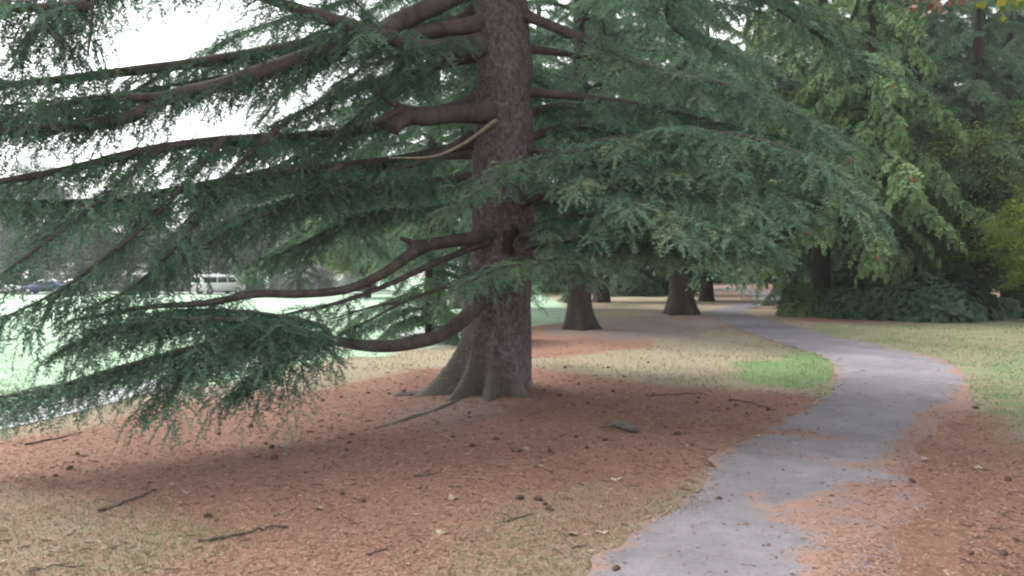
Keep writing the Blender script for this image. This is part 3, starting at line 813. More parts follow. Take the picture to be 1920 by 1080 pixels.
# thick broken limb with forked stubs, and the bleached dead shoot beneath it
wg = Geo()
c_, _ = spline([rel(P(*q)) for q in [(940, 208, 10.6), (895, 212, 10.35), (850, 214, 10.15), (800, 218, 9.95), (768, 218, 9.85), (748, 230, 9.75), (735, 244, 9.7)]], 0.04)
rr = np.interp(np.linspace(0, 1, len(c_)), [0, .2, .5, .7, .85, 1], [.145, .122, .108, .108, .10, .080]) * (1 + .06 * snoise(c_, 8, 5))
wg.tubes(c_[None], rr[None], 16, .5, True)
c_, _ = spline([rel(P(*q)) for q in [(790, 215, 9.9), (755, 203, 9.75), (730, 190, 9.65), (712, 178, 9.55)]], 0.04)
wg.tubes(c_[None], np.linspace(.07, .018, len(c_))[None], 10, .5, True)
c_, _ = spline([rel(P(*q)) for q in [(755, 205, 9.75), (725, 217, 9.6), (700, 233, 9.5)]], 0.04)
wg.tubes(c_[None], np.linspace(.05, .022, len(c_))[None], 9, .5, True)
stub = wg.obj('broken_branch', M['limb_bark'], main, True)
wg = Geo()
c_, _ = spline([rel(P(*q)) for q in [(928, 226, 10.35), (915, 236, 10.2), (880, 262, 10.0), (840, 284, 9.8), (800, 295, 9.65), (730, 296, 9.4)]], 0.05)
wg.tubes(c_[None], np.linspace(.026, .010, len(c_))[None], 7, .5, True)
tag(wg.obj('dead_branch', M['twig_bark'], main, True), 'thin bleached dead branch curving down')
# knot: torn collar on the trunk's face
wg = Geo()
for k, (px, py, s) in enumerate([(955, 445, 1.0), (948, 462, .8), (963, 432, .7), (958, 470, .6)]):
    q = rel(P(px, py, 10.42))
    th = np.linspace(0, 2 * math.pi, 15)[:-1]
    rings = []
    for a in np.linspace(0, math.pi / 2, 5):
        rr = .085 * s * math.cos(a) * (1 + .25 * np.sin(3 * th + k) + .12 * np.sin(7 * th + 2 * k))
        rings.append(np.stack([q[0] + np.cos(th) * rr, np.full(14, q[1] - .07 * s * math.sin(a) + .03), q[2] + np.sin(th) * rr * 1.5], 1))
    V = np.vstack(rings); i = np.arange(4)[:, None] * 14; j = np.arange(14)[None]; j2 = (j + 1) % 14
    wg.add(V, None, np.stack([i + j, i + j2, i + 14 + j2, i + 14 + j], -1).reshape(-1, 4))
wg.obj('knot', M['knot'], main, True)
# surface roots
for pts, r0 in [([(880, 738, 10.6), (830, 764, 10.1), (775, 783, 9.6), (735, 795, 9.3), (700, 803, 9.15)], .05),
                ([(850, 730, 10.9), (800, 738, 11.0), (740, 742, 11.1)], .10)]:
    g = [G(q[0], q[1]) for q in pts]
    c_, _ = spline([rel(np.array([q[0], q[1], float(gz(q[0], q[1]))])) for q in g], 0.06)
    wg = Geo(); n = len(c_)
    c_[:, 2] += 0.022 * snoise(c_, 6, 8) - .028
    c_[:, 0] += .03 * snoise(c_, 4, 18)
    wg.tubes(c_[None], (np.linspace(r0, r0 * .75, n) * (1 + .22 * snoise(c_, 8, 9)))[None], 10, .5, True)
    wg.obj('root', M['bark'], main, True)


# generic limb prototypes, shared by the upper and rear limbs
def proto_limb(seed, L, twigs, rise, fall, **kw):
    r = np.random.default_rng(seed)
    wg, lg = Geo(), Geo()
    pts = [(0, 0, 0), (L * .25, r.normal() * .1, rise), (L * .55, r.normal() * .25, rise * 1.1 - fall * .25), (L * .8, r.normal() * .4, rise * .7 - fall * .6), (L, r.normal() * .5, rise * .3 - fall)]
    limb(pts, kw.pop('r0', .05), .012, r, wg, lg, twigs, **kw)
    return wg.arrays(), lg.arrays()


near_protos = []
for k in range(4):
    (Vw, Tw, Qw, Aw), (Vl, Tl, Ql, Al) = proto_limb(100 + k, 4.6, TW_NEAR, .35, .9, start=.12, every=.11, sec=1.0, tw=.30, tw_every=.055, tip=1.5)
    near_protos.append((make_mesh('branch', Vw, Tw, Qw, {'rnd': Aw}, True), make_mesh('needles', Vl, Tl, None, {'rnd': Al})))


def shared_limb(k, z, ang, s):
    wm, lm = near_protos[k % 4]
    b = link('branch', wm, M['limb_bark'], main)
    x = float(np.interp(z, [0, 5.2, 17], [.03, -.03, -.3]))
    b.location = (x, 0, z); b.rotation_euler = (0, 0, ang); b.scale = (s, s, s)
    n = link('needles', lm, M['cedar'], b); n['kind'] = 'stuff'


r = np.random.default_rng(5)
for k in range(40):                              # above the frame, all round
    z = 5.3 + 10.5 * (k / 40) ** 1.1
    shared_limb(k, z, k * 2.4 + r.uniform(-.3, .3), 1.25 * (1 - (z - 5) / 14))
for k, (z, a, s_) in enumerate([(4.6, 2.5, 1.0), (5.9, 2.9, 1.35), (6.2, 3.45, 1.3), (6.6, 3.2, 1.3), (3.4, 2.5, .9), (6.0, -.2, 1.2)]):
    shared_limb(k, z, a, s_)                     # more high limbs reaching left and right
for k in range(11):                              # behind the trunk, in the picture
    shared_limb(k, 1.9 + 3.4 * k / 11, math.pi / 2 + r.uniform(-1.1, 1.1), r.uniform(.75, 1.0))


# ------------------------------------------------------------------ other conifers: trunk + one crown mesh, shared by copies
def crown_from(protos, H, zmin, n, lmax, seed, tiltdown=0.0, shape=1.0, rnd_shift=0.0):
    r = np.random.default_rng(seed)
    wg, lg = Geo(), Geo()
    for k in range(n):
        z = zmin + (H - zmin) * (k / n) ** 1.05
        s = lmax * (1 - (z - zmin) / (H - zmin) * 0.93) ** shape * r.uniform(.75, 1.15)
        a = k * 2.399 + r.uniform(-.35, .35)
        (Vw, Tw, Qw, Aw), (Vl, Tl, Ql, Al) = protos[k % len(protos)]
        ca, sa = math.cos(a), math.sin(a); td = tiltdown + r.normal() * .1
        ct, st = math.cos(td), math.sin(td)
        Rm = np.array([[ca, -sa, 0], [sa, ca, 0], [0, 0, 1]]) @ np.array([[ct, 0, st], [0, 1, 0], [-st, 0, ct]])
        off = np.array([0, 0, z])
        wg.add(Vw @ Rm.T * s + off, Tw, Qw, Aw)
        lg.add(Vl @ Rm.T * s + off, Tl, None, np.clip(Al * .8 + .2 * r.uniform(), 0, 1) if rnd_shift == 0 else Al)
    return wg.arrays(), lg.arrays()


far_protos = [proto_limb(200 + k, 1.0 * 5, TW_FAR, .3, 1.0, r0=.05, start=.08, every=.19, sec=1.25, tw=.50, tw_every=.10, sides=4) for k in range(4)]
mid_protos = [proto_limb(240 + k, 5, TW_MID, .35, .7, r0=.05, start=.08, every=.17, sec=1.1, tw=.44, tw_every=.09, droop=.25, sides=4) for k in range(4)]
frond_protos = [proto_limb(220 + k, 5, TW_FROND, .2, 1.5, r0=.05, start=.08, every=.19, sec=1.1, tw=.52, tw_every=.11, flag=.02, droop=.7, hang=.9, sides=5) for k in range(4)]


def to_meshes(pair, nw, nl):
    (Vw, Tw, Qw, Aw), (Vl, Tl, Ql, Al) = pair
    return make_mesh(nw, Vw, Tw, Qw, {'rnd': Aw}, True), make_mesh(nl, Vl, Tl, None, {'rnd': Al})


CR_CEDAR = to_meshes(crown_from(mid_protos, 16, 3.5, 52, 1.15, 31, 0.06, .7), 'branches', 'crown')
CR_LOW = to_meshes(crown_from(far_protos, 14, 0.25, 52, 0.95, 32, 0.15, .8), 'branches', 'crown')
CR_RED = to_meshes(crown_from(frond_protos, 20, 4.2, 58, 0.95, 33, 0.2, 0.65, 1), 'branches', 'crown')
CR_FIR = [to_meshes(crown_from(far_protos, 22, 2.2, 52, 0.9, 34, 0.2, 0.7), 'branches', 'crown')] * 2


def simple_trunk(r0, H, seed, flare=.5):
    lob = [(q * 1.25 + seed, flare * r0 * (.6 + .5 * ((seed + q) % 3) / 2), .35, .45) for q in range(5)]
    zz = np.concatenate([np.arange(-.1, 2.5, .12), np.linspace(2.6, H, 16)])
    V, Q, A = trunk_mesh([(0, r0 * 1.15), (.6, r0), (2, r0 * .9), (H, .02)], lob, 30, zz, seed, depth=0)
    return make_mesh('trunk', V, None, Q, {'rnd': A}, True)


TRUNKS = [simple_trunk(.40, 15, 3, .9), simple_trunk(.36, 20, 8, .4)]


def conifer(name, px, py, meshes, trunk, lm, bm, label, s=1.0, rz=0.0, group=None, d=None, ts=None):
    p = G(px, py) if d is None else P(px, 510, d)
    p[2] = float(gz(p[0], p[1])) - .03
    e = empty(name, tuple(p), rz, s)
    tag(e, label, 'tree', group)
    t = link('trunk', trunk, bm, e)
    if ts: t.scale = (ts, ts, 1)
    b = link('branches', meshes[0], M['dark_bark'], e)
    c_ = link('crown', meshes[1], lm, e)
    return e


conifer('cedar_tree', 1085, 616, CR_CEDAR, TRUNKS[0], M['cedar2'], M['dark_bark'], 'dark-trunked cedar just right of the big trunk, foot flaring over exposed roots', 1.0, .6, ts=.78)
conifer('cedar_tree', 1277, 592, CR_CEDAR, TRUNKS[0], M['cedar2'], M['dark_bark'], 'thick dark cedar trunk standing at the edge of the path bend', 1.15, 2.3, ts=.92)
conifer('cedar_tree', 805, 640, CR_LOW, TRUNKS[1], M['fir'], M['dark_bark'], 'dark evergreen sweeping to the ground behind the left side of the big trunk', .46, 1.1, ts=.6)
conifer('cedar_tree', 815, 0, CR_CEDAR, TRUNKS[1], M['cedar2'], M['dark_bark'], 'dark evergreen close behind the broken limbs of the big trunk', 1.0, 5.1, d=29)
conifer('cedar_tree', 880, 0, CR_CEDAR, TRUNKS[0], M['cedar2'], M['dark_bark'], 'evergreen crown filling the gap behind the big trunk', 1.25, 4.0, d=38)
conifer('redcedar_tree', 1540, 0, CR_RED, TRUNKS[1], M['redcedar'], M['dark_bark'], 'light green cedar with drooping sprays and orange withered tufts', 1.05, .3, d=34)
conifer('redcedar_tree', 1630, 0, CR_RED, TRUNKS[1], M['redcedar'], M['dark_bark'], 'nearest drooping light green cedar, just behind the shrub bed', .92, 4.3, d=30)
conifer('redcedar_tree', 1480, 0, CR_RED, TRUNKS[1], M['redcedar'], M['dark_bark'], 'drooping light green cedar left of the nearer ones, across the path bend', .95, 5.3, d=40)
conifer('redcedar_tree', 1325, 0, CR_RED, TRUNKS[1], M['redcedar'], M['dark_bark'], 'second drooping light green cedar, behind the path bend', 1.0, 2.1, d=47)
conifer('redcedar_tree', 1465, 531, CR_FIR[0], TRUNKS[1], M['cedar2'], M['red_bark'], 'conifer with a pale reddish trunk where the path disappears', 1.0, 2.1, ts=1.6)
conifer('fir_tree', 1714, 0, CR_FIR[0], TRUNKS[1], M['fir'], M['dark_bark'], 'tall dark fir with a straight trunk rising behind the shrubs', 1.0, .2, d=36, ts=.95)
conifer('fir_tree', 1752, 0, CR_FIR[1], TRUNKS[1], M['fir'], M['red_bark'], 'fir with a reddish trunk beside the tall straight fir', 1.0, 1.9, d=42, ts=.9)
conifer('fir_tree', 1535, 0, CR_FIR[1], TRUNKS[1], M['fir'], M['dark_bark'], 'dark fir trunk above the left end of the shrub bed', .95, 3.0, d=40, ts=.8)

FOREST = [(1890, 38, 0), (1660, 40, 1), (1830, 33, 0), (1960, 37, 1), (1690, 46, 0), (1620, 52, 0), (1840, 48, 1), (1930, 40, 0), (2040, 46, 1), (1680, 66, 1), (1780, 70, 0), (1880, 64, 0), (2000, 62, 1), (1560, 74, 0), (1460, 85, 1), (1260, 58, 1),
          (1180, 74, 0), (1090, 62, 1), (1010, 80, 0), (920, 70, 1), (1400, 98, 0), (1300, 92, 1), (1200, 100, 0), (1740, 88, 1), (1900, 86, 0), (2060, 80, 1), (820, 66, 0), (1130, 46, 1), (2120, 36, 0),
          (1640, 100, 0), (1820, 104, 1), (1990, 100, 0)]
for k, (px, d, v) in enumerate(FOREST):
    conifer('fir_tree', px, 0, CR_FIR[v], TRUNKS[1], M['fir'] if k % 3 else M['cedar2'], M['dark_bark'],
            'dark conifer standing in the wood behind the path and shrubs', max(.85, d / 48) + .06 * (k % 5), k * 1.3, 'conifers of the wood', d=d)


# ------------------------------------------------------------------ broadleaved trees
def leafy(seed, H, zmin, R, nclump, per, size, trunk_r=.2, droop=.3, flat=.5):
    """limbs reaching into a crown of leaf clumps; returns wood, leaf arrays"""
    r = np.random.default_rng(seed)
    wg, lg = Geo(), Geo()
    zc = (zmin + H) / 2; hz = (H - zmin) / 2
    u = norm(r.normal(size=(nclump, 3))) * (r.uniform(.25, 1, (nclump, 1)) ** .45)
    c_ = u * np.array([R, R, hz]) * (1 + .22 * snoise(u, 3.0, seed)[:, None]) + np.array([0, 0, zc])
    # limbs to some clumps
    nl = min(60, nclump // 5)
    end = c_[:nl]
    z0 = np.clip(end[:, 2] * .55, zmin * .5, H * .7)
    st = np.stack([0 * z0, 0 * z0, z0], 1)
    q = np.linspace(0, 1, 6)[None, :, None]
    mid = (st + end) / 2 + np.array([0, 0, .25 * R]) * .6
    Pn = (1 - q) ** 2 * st[:, None] + 2 * q * (1 - q) * mid[:, None] + q ** 2 * end[:, None]
    wg.tubes(Pn, np.linspace(1, .15, 6)[None] * np.full((nl, 1), trunk_r * .28), 5, .5)
    zt = np.linspace(-.1, H * .75, 8)
    wg.tubes(np.stack([.08 * np.sin(zt * .8), .08 * np.cos(zt), zt], 1)[None], np.linspace(trunk_r * 1.15, trunk_r * .2, 8)[None], 10, .5)
    n = nclump * per
    cl = np.repeat(np.arange(nclump), per)
    cs = r.uniform(.5, 1.1, nclump) * R * .26
    off = r.normal(size=(n, 3)) * .55 * np.array([1, 1, flat])
    pos = c_[cl] + off * cs[cl][:, None]
    ax = norm(r.normal(size=(n, 3)) * np.array([1, 1, .45]) - np.array([0, 0, droop]))
    sd_ = norm(np.cross(ax, r.normal(size=(n, 3)) * .5 + UP))
    l = size * r.uniform(.6, 1.3, n)[:, None]
    V = np.stack([pos, pos + ax * l * .5 + sd_ * l * .32, pos + ax * l, pos + ax * l * .5 - sd_ * l * .32], 1).reshape(-1, 3)
    b = np.arange(n)[:, None] * 4
    T = np.concatenate([b + [[0, 1, 2]], b + [[0, 2, 3]]])
    crn = r.uniform(0, 1, nclump)
    lg.add(V, T, None, np.repeat(np.clip(.5 * crn[cl] + .5 * r.uniform(0, 1, n), 0, 1), 4))
    return wg.arrays(), lg.arrays()


def leafy_tree(name, px, d, meshes, mat, label, s=1.0, rz=0.0, group=None, py=None, cat='tree'):
    p = P(px, 510, d); p[2] = float(gz(p[0], p[1]))
    e = empty(name, tuple(p), rz, s); tag(e, label, cat, group)
    link('trunk', meshes[0], M['dark_bark'], e); link('crown', meshes[1], mat, e)
    return e


BL_MAPLE = to_meshes(leafy(51, 6.2, .9, 2.6, 300, 100, .11, .12), 'trunk', 'crown')
BL_BIG = to_meshes(leafy(52, 12.5, 1.2, 4.6, 420, 70, .30, .28), 'trunk', 'crown')
BL_BIG2 = to_meshes(leafy(53, 11, 1.0, 5.2, 420, 70, .32, .28), 'trunk', 'crown')
leafy_tree('maple_tree', 1980, 26.5, BL_MAPLE, M['maple'], 'small yellowing maple at the right edge of the shrubs', .68, .5)
leafy_tree('broadleaf_tree', 1850, 33, BL_MAPLE, M['green_leaf'], 'bright green young broadleaf behind the yellowing maple', 1.25, 2.2)
leafy_tree('broadleaf_tree', 690, 60, BL_BIG, M['green_leaf'], 'pale green broadleaf tree beyond the lawn left of the trunk', .85, 1.0)
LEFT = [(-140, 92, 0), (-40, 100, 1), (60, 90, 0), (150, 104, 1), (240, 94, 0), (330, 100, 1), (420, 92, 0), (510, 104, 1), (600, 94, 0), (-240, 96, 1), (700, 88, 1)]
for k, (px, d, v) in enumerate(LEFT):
    leafy_tree('broadleaf_tree', px, d, (BL_BIG, BL_BIG2)[v], (M['hazed_leaf'], M['green_leaf'], M['hazed_leaf'])[k % 3], 'dull grey-green tree in the row behind the far car park', .68 + .09 * ((k * 7) % 5), k * 1.7, 'trees beyond the far car park')
for k, (px, d) in enumerate([(30, 84), (300, 86), (460, 82), (560, 80), (200, 112)]):
    conifer('fir_tree', px, 0, CR_FIR[k % 2], TRUNKS[1], M['cedar2'], M['dark_bark'], 'narrow conifer among the trees beyond the far car park', .42 + .05 * k, k, 'conifers beyond the far car park', d=d)

# ------------------------------------------------------------------ shrubs
def shrub_meshes(seed, R, H, n, size):
    r = np.random.default_rng(seed)
    wg, lg = Geo(), Geo()
    m = n
    u = norm(r.normal(size=(m, 3))); u[:, 2] = np.abs(u[:, 2])
    c_ = u * np.array([R, R, H]) * (r.uniform(.35, 1, (m, 1)) ** .5) * (1 + .2 * snoise(u, 4, seed)[:, None])
    st = np.stack([r.normal(size=60) * .15 * R, r.normal(size=60) * .15 * R, np.full(60, -.05)], 1)
    q = np.linspace(0, 1, 5)[None, :, None]
    wg.tubes(st[:, None] * (1 - q) + c_[:60][:, None] * q + UP * .2 * H * np.sin(q * math.pi) * .5, np.linspace(.02, .006, 5)[None].repeat(60, 0), 4, .5)
    k = 7
    az = (np.arange(k) / k * 2 * math.pi)[None] + r.uniform(0, 6, (m, 1))
    out = norm(c_ * np.array([1, 1, .6]) + np.array([0, 0, .4]))
    e1 = norm(np.cross(out, UP + 1e-3)); e2 = np.cross(out, e1)
    d = e1[:, None] * np.cos(az)[..., None] + e2[:, None] * np.sin(az)[..., None] + out[:, None] * .35
    d = norm(d).reshape(-1, 3); pos = np.repeat(c_, k, 0); o3 = np.repeat(out, k, 0)
    sd_ = norm(np.cross(d, o3)); l = size * r.uniform(.7, 1.25, len(d))[:, None]
    V = np.stack([pos, pos + d * l * .55 + sd_ * l * .2, pos + d * l - o3 * l * .12, pos + d * l * .55 - sd_ * l * .2], 1).reshape(-1, 3)
    b = np.arange(len(d))[:, None] * 4
    lg.add(V, np.concatenate([b + [[0, 1, 2]], b + [[0, 2, 3]]]), None, np.repeat(np.clip(.6 * np.repeat(r.uniform(0, 1, m), k) + .4 * r.uniform(0, 1, len(d)), 0, 1), 4))
    return to_meshes((wg.arrays(), lg.arrays()), 'stems', 'leaves')


SHRUBS = [shrub_meshes(61, 1.15, 1.5, 1500, .12), shrub_meshes(62, 1.4, 1.3, 1700, .115)]
SH = [(1505, 593, 0, .75, 'low shrub at the left end of the bed beside the path'), (1560, 594, 1, .8, 'dark shrub second from the path end of the bed'),
      (1615, 598, 0, .85, 'shrub in the bed in front of the dark fir trunk'), (1668, 599, 1, .9, 'broad glossy shrub left of the tall fir in the bed'),
      (1722, 600, 0, .95, 'glossy shrub in front of the tall straight fir'), (1778, 600, 1, 1.0, 'widest glossy shrub in the middle of the bed'),
      (1830, 599, 0, .8, 'glossy shrub near the right end of the bed'), (1872, 596, 1, .6, 'small shrub ending the bed at the right'),
      (1690, 585, 1, 1.05, 'shrub in the back row below the tall fir'), (1770, 584, 0, 1.0, 'back-row shrub right of the tall fir'), (1590, 582, 0, 1.0, 'back-row shrub behind the left half of the bed'),
      (1925, 590, 0, .8, 'shrub cut by the right edge of the photo'), (1525, 578, 1, .9, 'yellow-green shrub beside the path bend')]
for k, (px, py, v, s, lb) in enumerate(SH):
    p = G(px, py)
    e = empty('shrub', tuple(p), k * 1.9, s); tag(e, lb, 'shrub', 'shrubs in the bed right of the path')
    link('stems', SHRUBS[v][0], M['dark_bark'], e)
    link('leaves', SHRUBS[v][1], M['green_leaf'] if k in (0, 12) else M['rhodo'], e)
r = np.random.default_rng(66)
for k in range(34):
    px = 1000 + k * 37 + r.uniform(-15, 15); d = r.uniform(52, 86)
    if 1290 < px < 1500: d = r.uniform(88, 100)
    p = P(px, 510, d); p[2] = float(gz(p[0], p[1]))
    e = empty('shrub', tuple(p), k * 1.3, r.uniform(1.3, 2.2)); tag(e, 'dark shrub of the undergrowth among the wood trunks', 'shrub', 'undergrowth shrubs in the wood')
    link('stems', SHRUBS[k % 2][0], M['dark_bark'], e); link('leaves', SHRUBS[k % 2][1], M['fir'] if k % 2 else M['rhodo'], e)
for k in range(12):
    px = -60 + k * 66; d = r.uniform(84, 90)
    p = P(px, 510, d); p[2] = float(gz(p[0], p[1]))
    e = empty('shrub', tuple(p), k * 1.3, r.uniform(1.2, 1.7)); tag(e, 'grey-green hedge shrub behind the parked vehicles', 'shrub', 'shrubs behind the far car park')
    link('stems', SHRUBS[k % 2][0], M['dark_bark'], e); link('leaves', SHRUBS[k % 2][1], M['hazed_leaf'], e)

# leafy branch of a tree outside the frame, hanging into the top right corner
tp = P(2250, 510, 9.5)
ov = empty('maple_tree', (tp[0], tp[1], float(gz(tp[0], tp[1]))))
tag(ov, 'maple outside the frame, its yellow and brown leaves hanging into the top right corner', 'tree')
wg = Geo(); zt = np.linspace(-.1, 7, 9)
wg.tubes(np.stack([.1 * np.sin(zt), .1 * np.cos(zt), zt], 1)[None], np.linspace(.2, .08, 9)[None], 12, .5)
wg.obj('trunk', M['dark_bark'], ov, True)
ob = np.array(ov.location)
for nm, pts, mt, sd_ in (('branch', [(2240, -60, 9.4), (2080, -90, 8.4), (1950, -30, 7.6), (1905, -5, 7.3)], 'maple', 71), ('branch', [(2240, -120, 9.5), (2050, -150, 10.2), (1900, -60, 10.6), (1790, -10, 11.0), (1740, 8, 11.2)], 'brown_leaf', 72)):
    r = np.random.default_rng(sd_)
    wg, lg = Geo(), Geo()
    c_, L = spline([P(*q) - ob for q in pts], .1)
    wg.tubes(c_[None], np.linspace(.05, .006, len(c_))[None], 6, .5)
    n = 260
    base = c_[np.clip((len(c_) * (.62 + .38 * r.uniform(0, 1, n))).astype(int), 0, len(c_) - 1)] + r.normal(size=(n, 3)) * np.array([.16, .16, .07])
    ax = norm(r.normal(size=(n, 3)) - np.array([0, 0, .6])); s_ = norm(np.cross(ax, r.normal(size=(n, 3)))); l = .09 * r.uniform(.6, 1.2, (n, 1))
    lg.add(np.stack([base, base + ax * l * .5 + s_ * l * .45, base + ax * l, base + ax * l * .5 - s_ * l * .45], 1).reshape(-1, 3),
           np.concatenate([np.arange(n)[:, None] * 4 + [[0, 1, 2]], np.arange(n)[:, None] * 4 + [[0, 2, 3]]]), None, np.repeat(r.uniform(0, 1, n), 4))
    b = wg.obj(nm, M['dark_bark'], ov, True)
    lg.obj('leaves', M[mt], b)['kind'] = 'stuff'


# ------------------------------------------------------------------ thin volume added to lift dark gaps, like a lens veil
hm, ht, hout = new_mat('added_haze')
hv = N(ht, 'ShaderNodeVolumePrincipled', inp={'Density': 0.00055, 'Color': (0.93, 0.96, 1.0, 1)})
ht.links.new(hv.outputs[0], hout.inputs['Volume'])
g = Geo()
g.add(np.array([[x, y, z] for x in (-520, 520) for y in (-130, 720) for z in (-2.0, 56)], float), None, np.array([[0, 1, 3, 2], [4, 6, 7, 5], [0, 4, 5, 1], [2, 3, 7, 6], [0, 2, 6, 4], [1, 5, 7, 3]]))
tag(g.obj('added_haze', hm), kind='stuff')

# ------------------------------------------------------------------ parked vehicles far beyond the lawn
M['white_paint'] = plain('white car paint', (0.80, 0.80, 0.80), 0.3, 0.5, 0, .03, 2, .5)
M['blue_paint'] = plain('blue car paint', (0.05, 0.07, 0.15), 0.3, 0.5, 0, .05, 2, .5)
M['silver_paint'] = plain('silver car paint', (0.45, 0.46, 0.48), 0.3, 0.5, .3, .05, 2, .5)
M['glass'] = plain('dark car glass', (0.03, 0.035, 0.04), 0.08, 0.5, 0, .05)
M['tyre'] = plain('tyre rubber', (0.025, 0.025, 0.025), 0.85, 0.3)
M['rim'] = plain('alloy rim', (0.45, 0.45, 0.46), 0.35, 0.5, .8)
M['head'] = plain('headlamp lens', (0.7, 0.7, 0.72), 0.1, 0.6)
M['tail'] = plain('tail lamp lens', (0.35, 0.02, 0.02), 0.15, 0.6)
M['trim'] = plain('black trim', (0.03, 0.03, 0.03), 0.6, 0.4)


def prism(geo, prof, hw, taper):
    """side profile (x,z) swept across the width; taper(z) narrows the upper body"""
    n = len(prof); V = []
    for s in (-1, -.93, .93, 1):
        for x, z in prof:
            k = 1.0 if abs(s) < .95 else .0
            cx = np.mean([q[0] for q in prof]); cz_ = np.mean([q[1] for q in prof])
            xx = x if k else cx + (x - cx) * .975; zz = z if k else cz_ + (z - cz_) * .95
            V.append((xx, s * hw * taper(z), zz))
    Q = []
    for a in range(3):
        for i in range(n):
            j = (i + 1) % n; Q.append((a * n + i, a * n + j, (a + 1) * n + j, (a + 1) * n + i))
    V += [(np.mean([q[0] for q in prof]), -hw * taper(np.mean([q[1] for q in prof])), np.mean([q[1] for q in prof])), (np.mean([q[0] for q in prof]), hw * taper(np.mean([q[1] for q in prof])), np.mean([q[1] for q in prof]))]
    T = [(4 * n, (i + 1) % n, i) for i in range(n)] + [(4 * n + 1, 3 * n + i, 3 * n + (i + 1) % n) for i in range(n)]
    geo.add(np.array(V), np.array(T), np.array(Q))


def panel(geo, pts, off):
    """thin slab from an outline of 3-D points, thickened along off"""
    p = np.array(pts, float); n = len(p); o = np.array(off, float)
    V = np.vstack([p, p + o]); T = [(0, i + 1, i) for i in range(1, n - 1)] + [(n, n + i, n + i + 1) for i in range(1, n - 1)]
    geo.add(V, np.array(T), np.array([(i, (i + 1) % n, n + (i + 1) % n, n + i) for i in range(n)]))


def vehicle(name, loc, rz, paint, label, cat, van=False):
    e = empty(name, loc, rz, .87); tag(e, label, cat)
    if van:
        prof = [(-2.5, .35), (2.45, .35), (2.55, .75), (2.3, 1.05), (1.75, 1.2), (1.2, 1.88), (.9, 1.98), (-2.4, 1.98), (-2.5, 1.8)]; hw, wr = .95, .36
        tap = lambda z: 1 - .08 * max(0, z - 1.0)
        win = [[(1.55, 1.2), (1.13, 1.75), (.45, 1.75), (.45, 1.2)], [(.35, 1.2), (.35, 1.75), (-.7, 1.75), (-.7, 1.2)], [(-.8, 1.2), (-.8, 1.75), (-2.2, 1.75), (-2.25, 1.2)]]
        ws = [(1.72, 1.26), (1.25, 1.83)]; rw = (-2.5, 1.25, 1.75); ax = (1.6, -1.55)
    else:
        prof = [(-2.15, .3), (2.1, .3), (2.2, .55), (2.1, .75), (1.2, .92), (.45, 1.38), (.1, 1.46), (-.9, 1.44), (-1.75, 1.0), (-2.15, .93), (-2.2, .6)]; hw, wr = .88, .32
        tap = lambda z: 1 - .30 * max(0, z - .85)
        win = [[(1.0, .97), (.42, 1.33), (.0, 1.37), (.0, .97)], [(-.08, .97), (-.08, 1.37), (-.85, 1.36), (-1.35, 1.0)]]
        ws = [(1.15, .96), (.5, 1.36)]; rw = None; ax = (1.35, -1.3)
    g = Geo(); prism(g, prof, hw, tap); g.obj('body', paint, e)
    for w_ in win:
        for s in (-1, 1):
            g = Geo(); panel(g, [(x, s * (hw * tap(z) - .012), z) for x, z in w_], (0, s * .02, 0)); g.obj('window', M['glass'], e)
    g = Geo(); (x0, z0), (x1, z1) = ws
    panel(g, [(x0, -.82 * hw, z0), (x0, .82 * hw, z0), (x1, .74 * hw, z1), (x1, -.74 * hw, z1)], (.045, 0, .03)); g.obj('windscreen', M['glass'], e)
    g = Geo()
    if van: panel(g, [(-2.5, -.75 * hw, 1.2), (-2.5, .75 * hw, 1.2), (-2.5, .72 * hw, 1.75), (-2.5, -.72 * hw, 1.75)], (-.015, 0, 0))
    else: panel(g, [(-1.65, -.8 * hw, 1.02), (-1.65, .8 * hw, 1.02), (-.98, .7 * hw, 1.38), (-.98, -.7 * hw, 1.38)], (-.05, 0, .05))
    g.obj('rear_window', M['glass'], e)
    for x in ax:
        for s in (-1, 1):
            g = Geo(); a = np.linspace(0, 2 * math.pi, 5)[:-1]
            y0 = s * (hw - .19)
            g.tubes(np.array([[[x, y0, wr], [x, y0 + s * .05, wr], [x, y0 + s * .18, wr], [x, y0 + s * .2, wr]]]), np.array([[wr * .9, wr, wr, wr * .92]]), 18, .5, True)
            wh = g.obj('wheel', M['tyre'], e)
            g = Geo(); g.tubes(np.array([[[x, y0 + s * .19, wr], [x, y0 + s * .212, wr]]]), np.array([[wr * .62, wr * .58]]), 14, .5, True); g.obj('rim', M['rim'], wh)
    fx, bx = prof[2][0], prof[-1][0]
    for s in (-1, 1):
        g = Geo(); panel(g, [(fx - .06, s * hw * .62, .62), (fx - .06, s * hw * .93, .62), (fx - .12, s * hw * .93, .76), (fx - .12, s * hw * .62, .76)], (.05, 0, 0)); g.obj('headlight', M['head'], e)
        g = Geo(); panel(g, [(bx + .03, s * hw * .66, .7), (bx + .03, s * hw * .94, .7), (bx + .03, s * hw * .94, .9), (bx + .03, s * hw * .66, .9)], (-.06, 0, 0)); g.obj('tail_light', M['tail'], e)
    g = Geo(); panel(g, [(fx - .03, -hw * .9, .34), (fx - .03, hw * .9, .34), (fx - .03, hw * .9, .46), (fx - .03, -hw * .9, .46)], (.06, 0, 0)); g.obj('bumper', M['trim'], e)
    return e


def vehicle_at(px, d):
    p = P(px, 510, d); return (p[0], p[1], float(gz(p[0], p[1])) + .02)


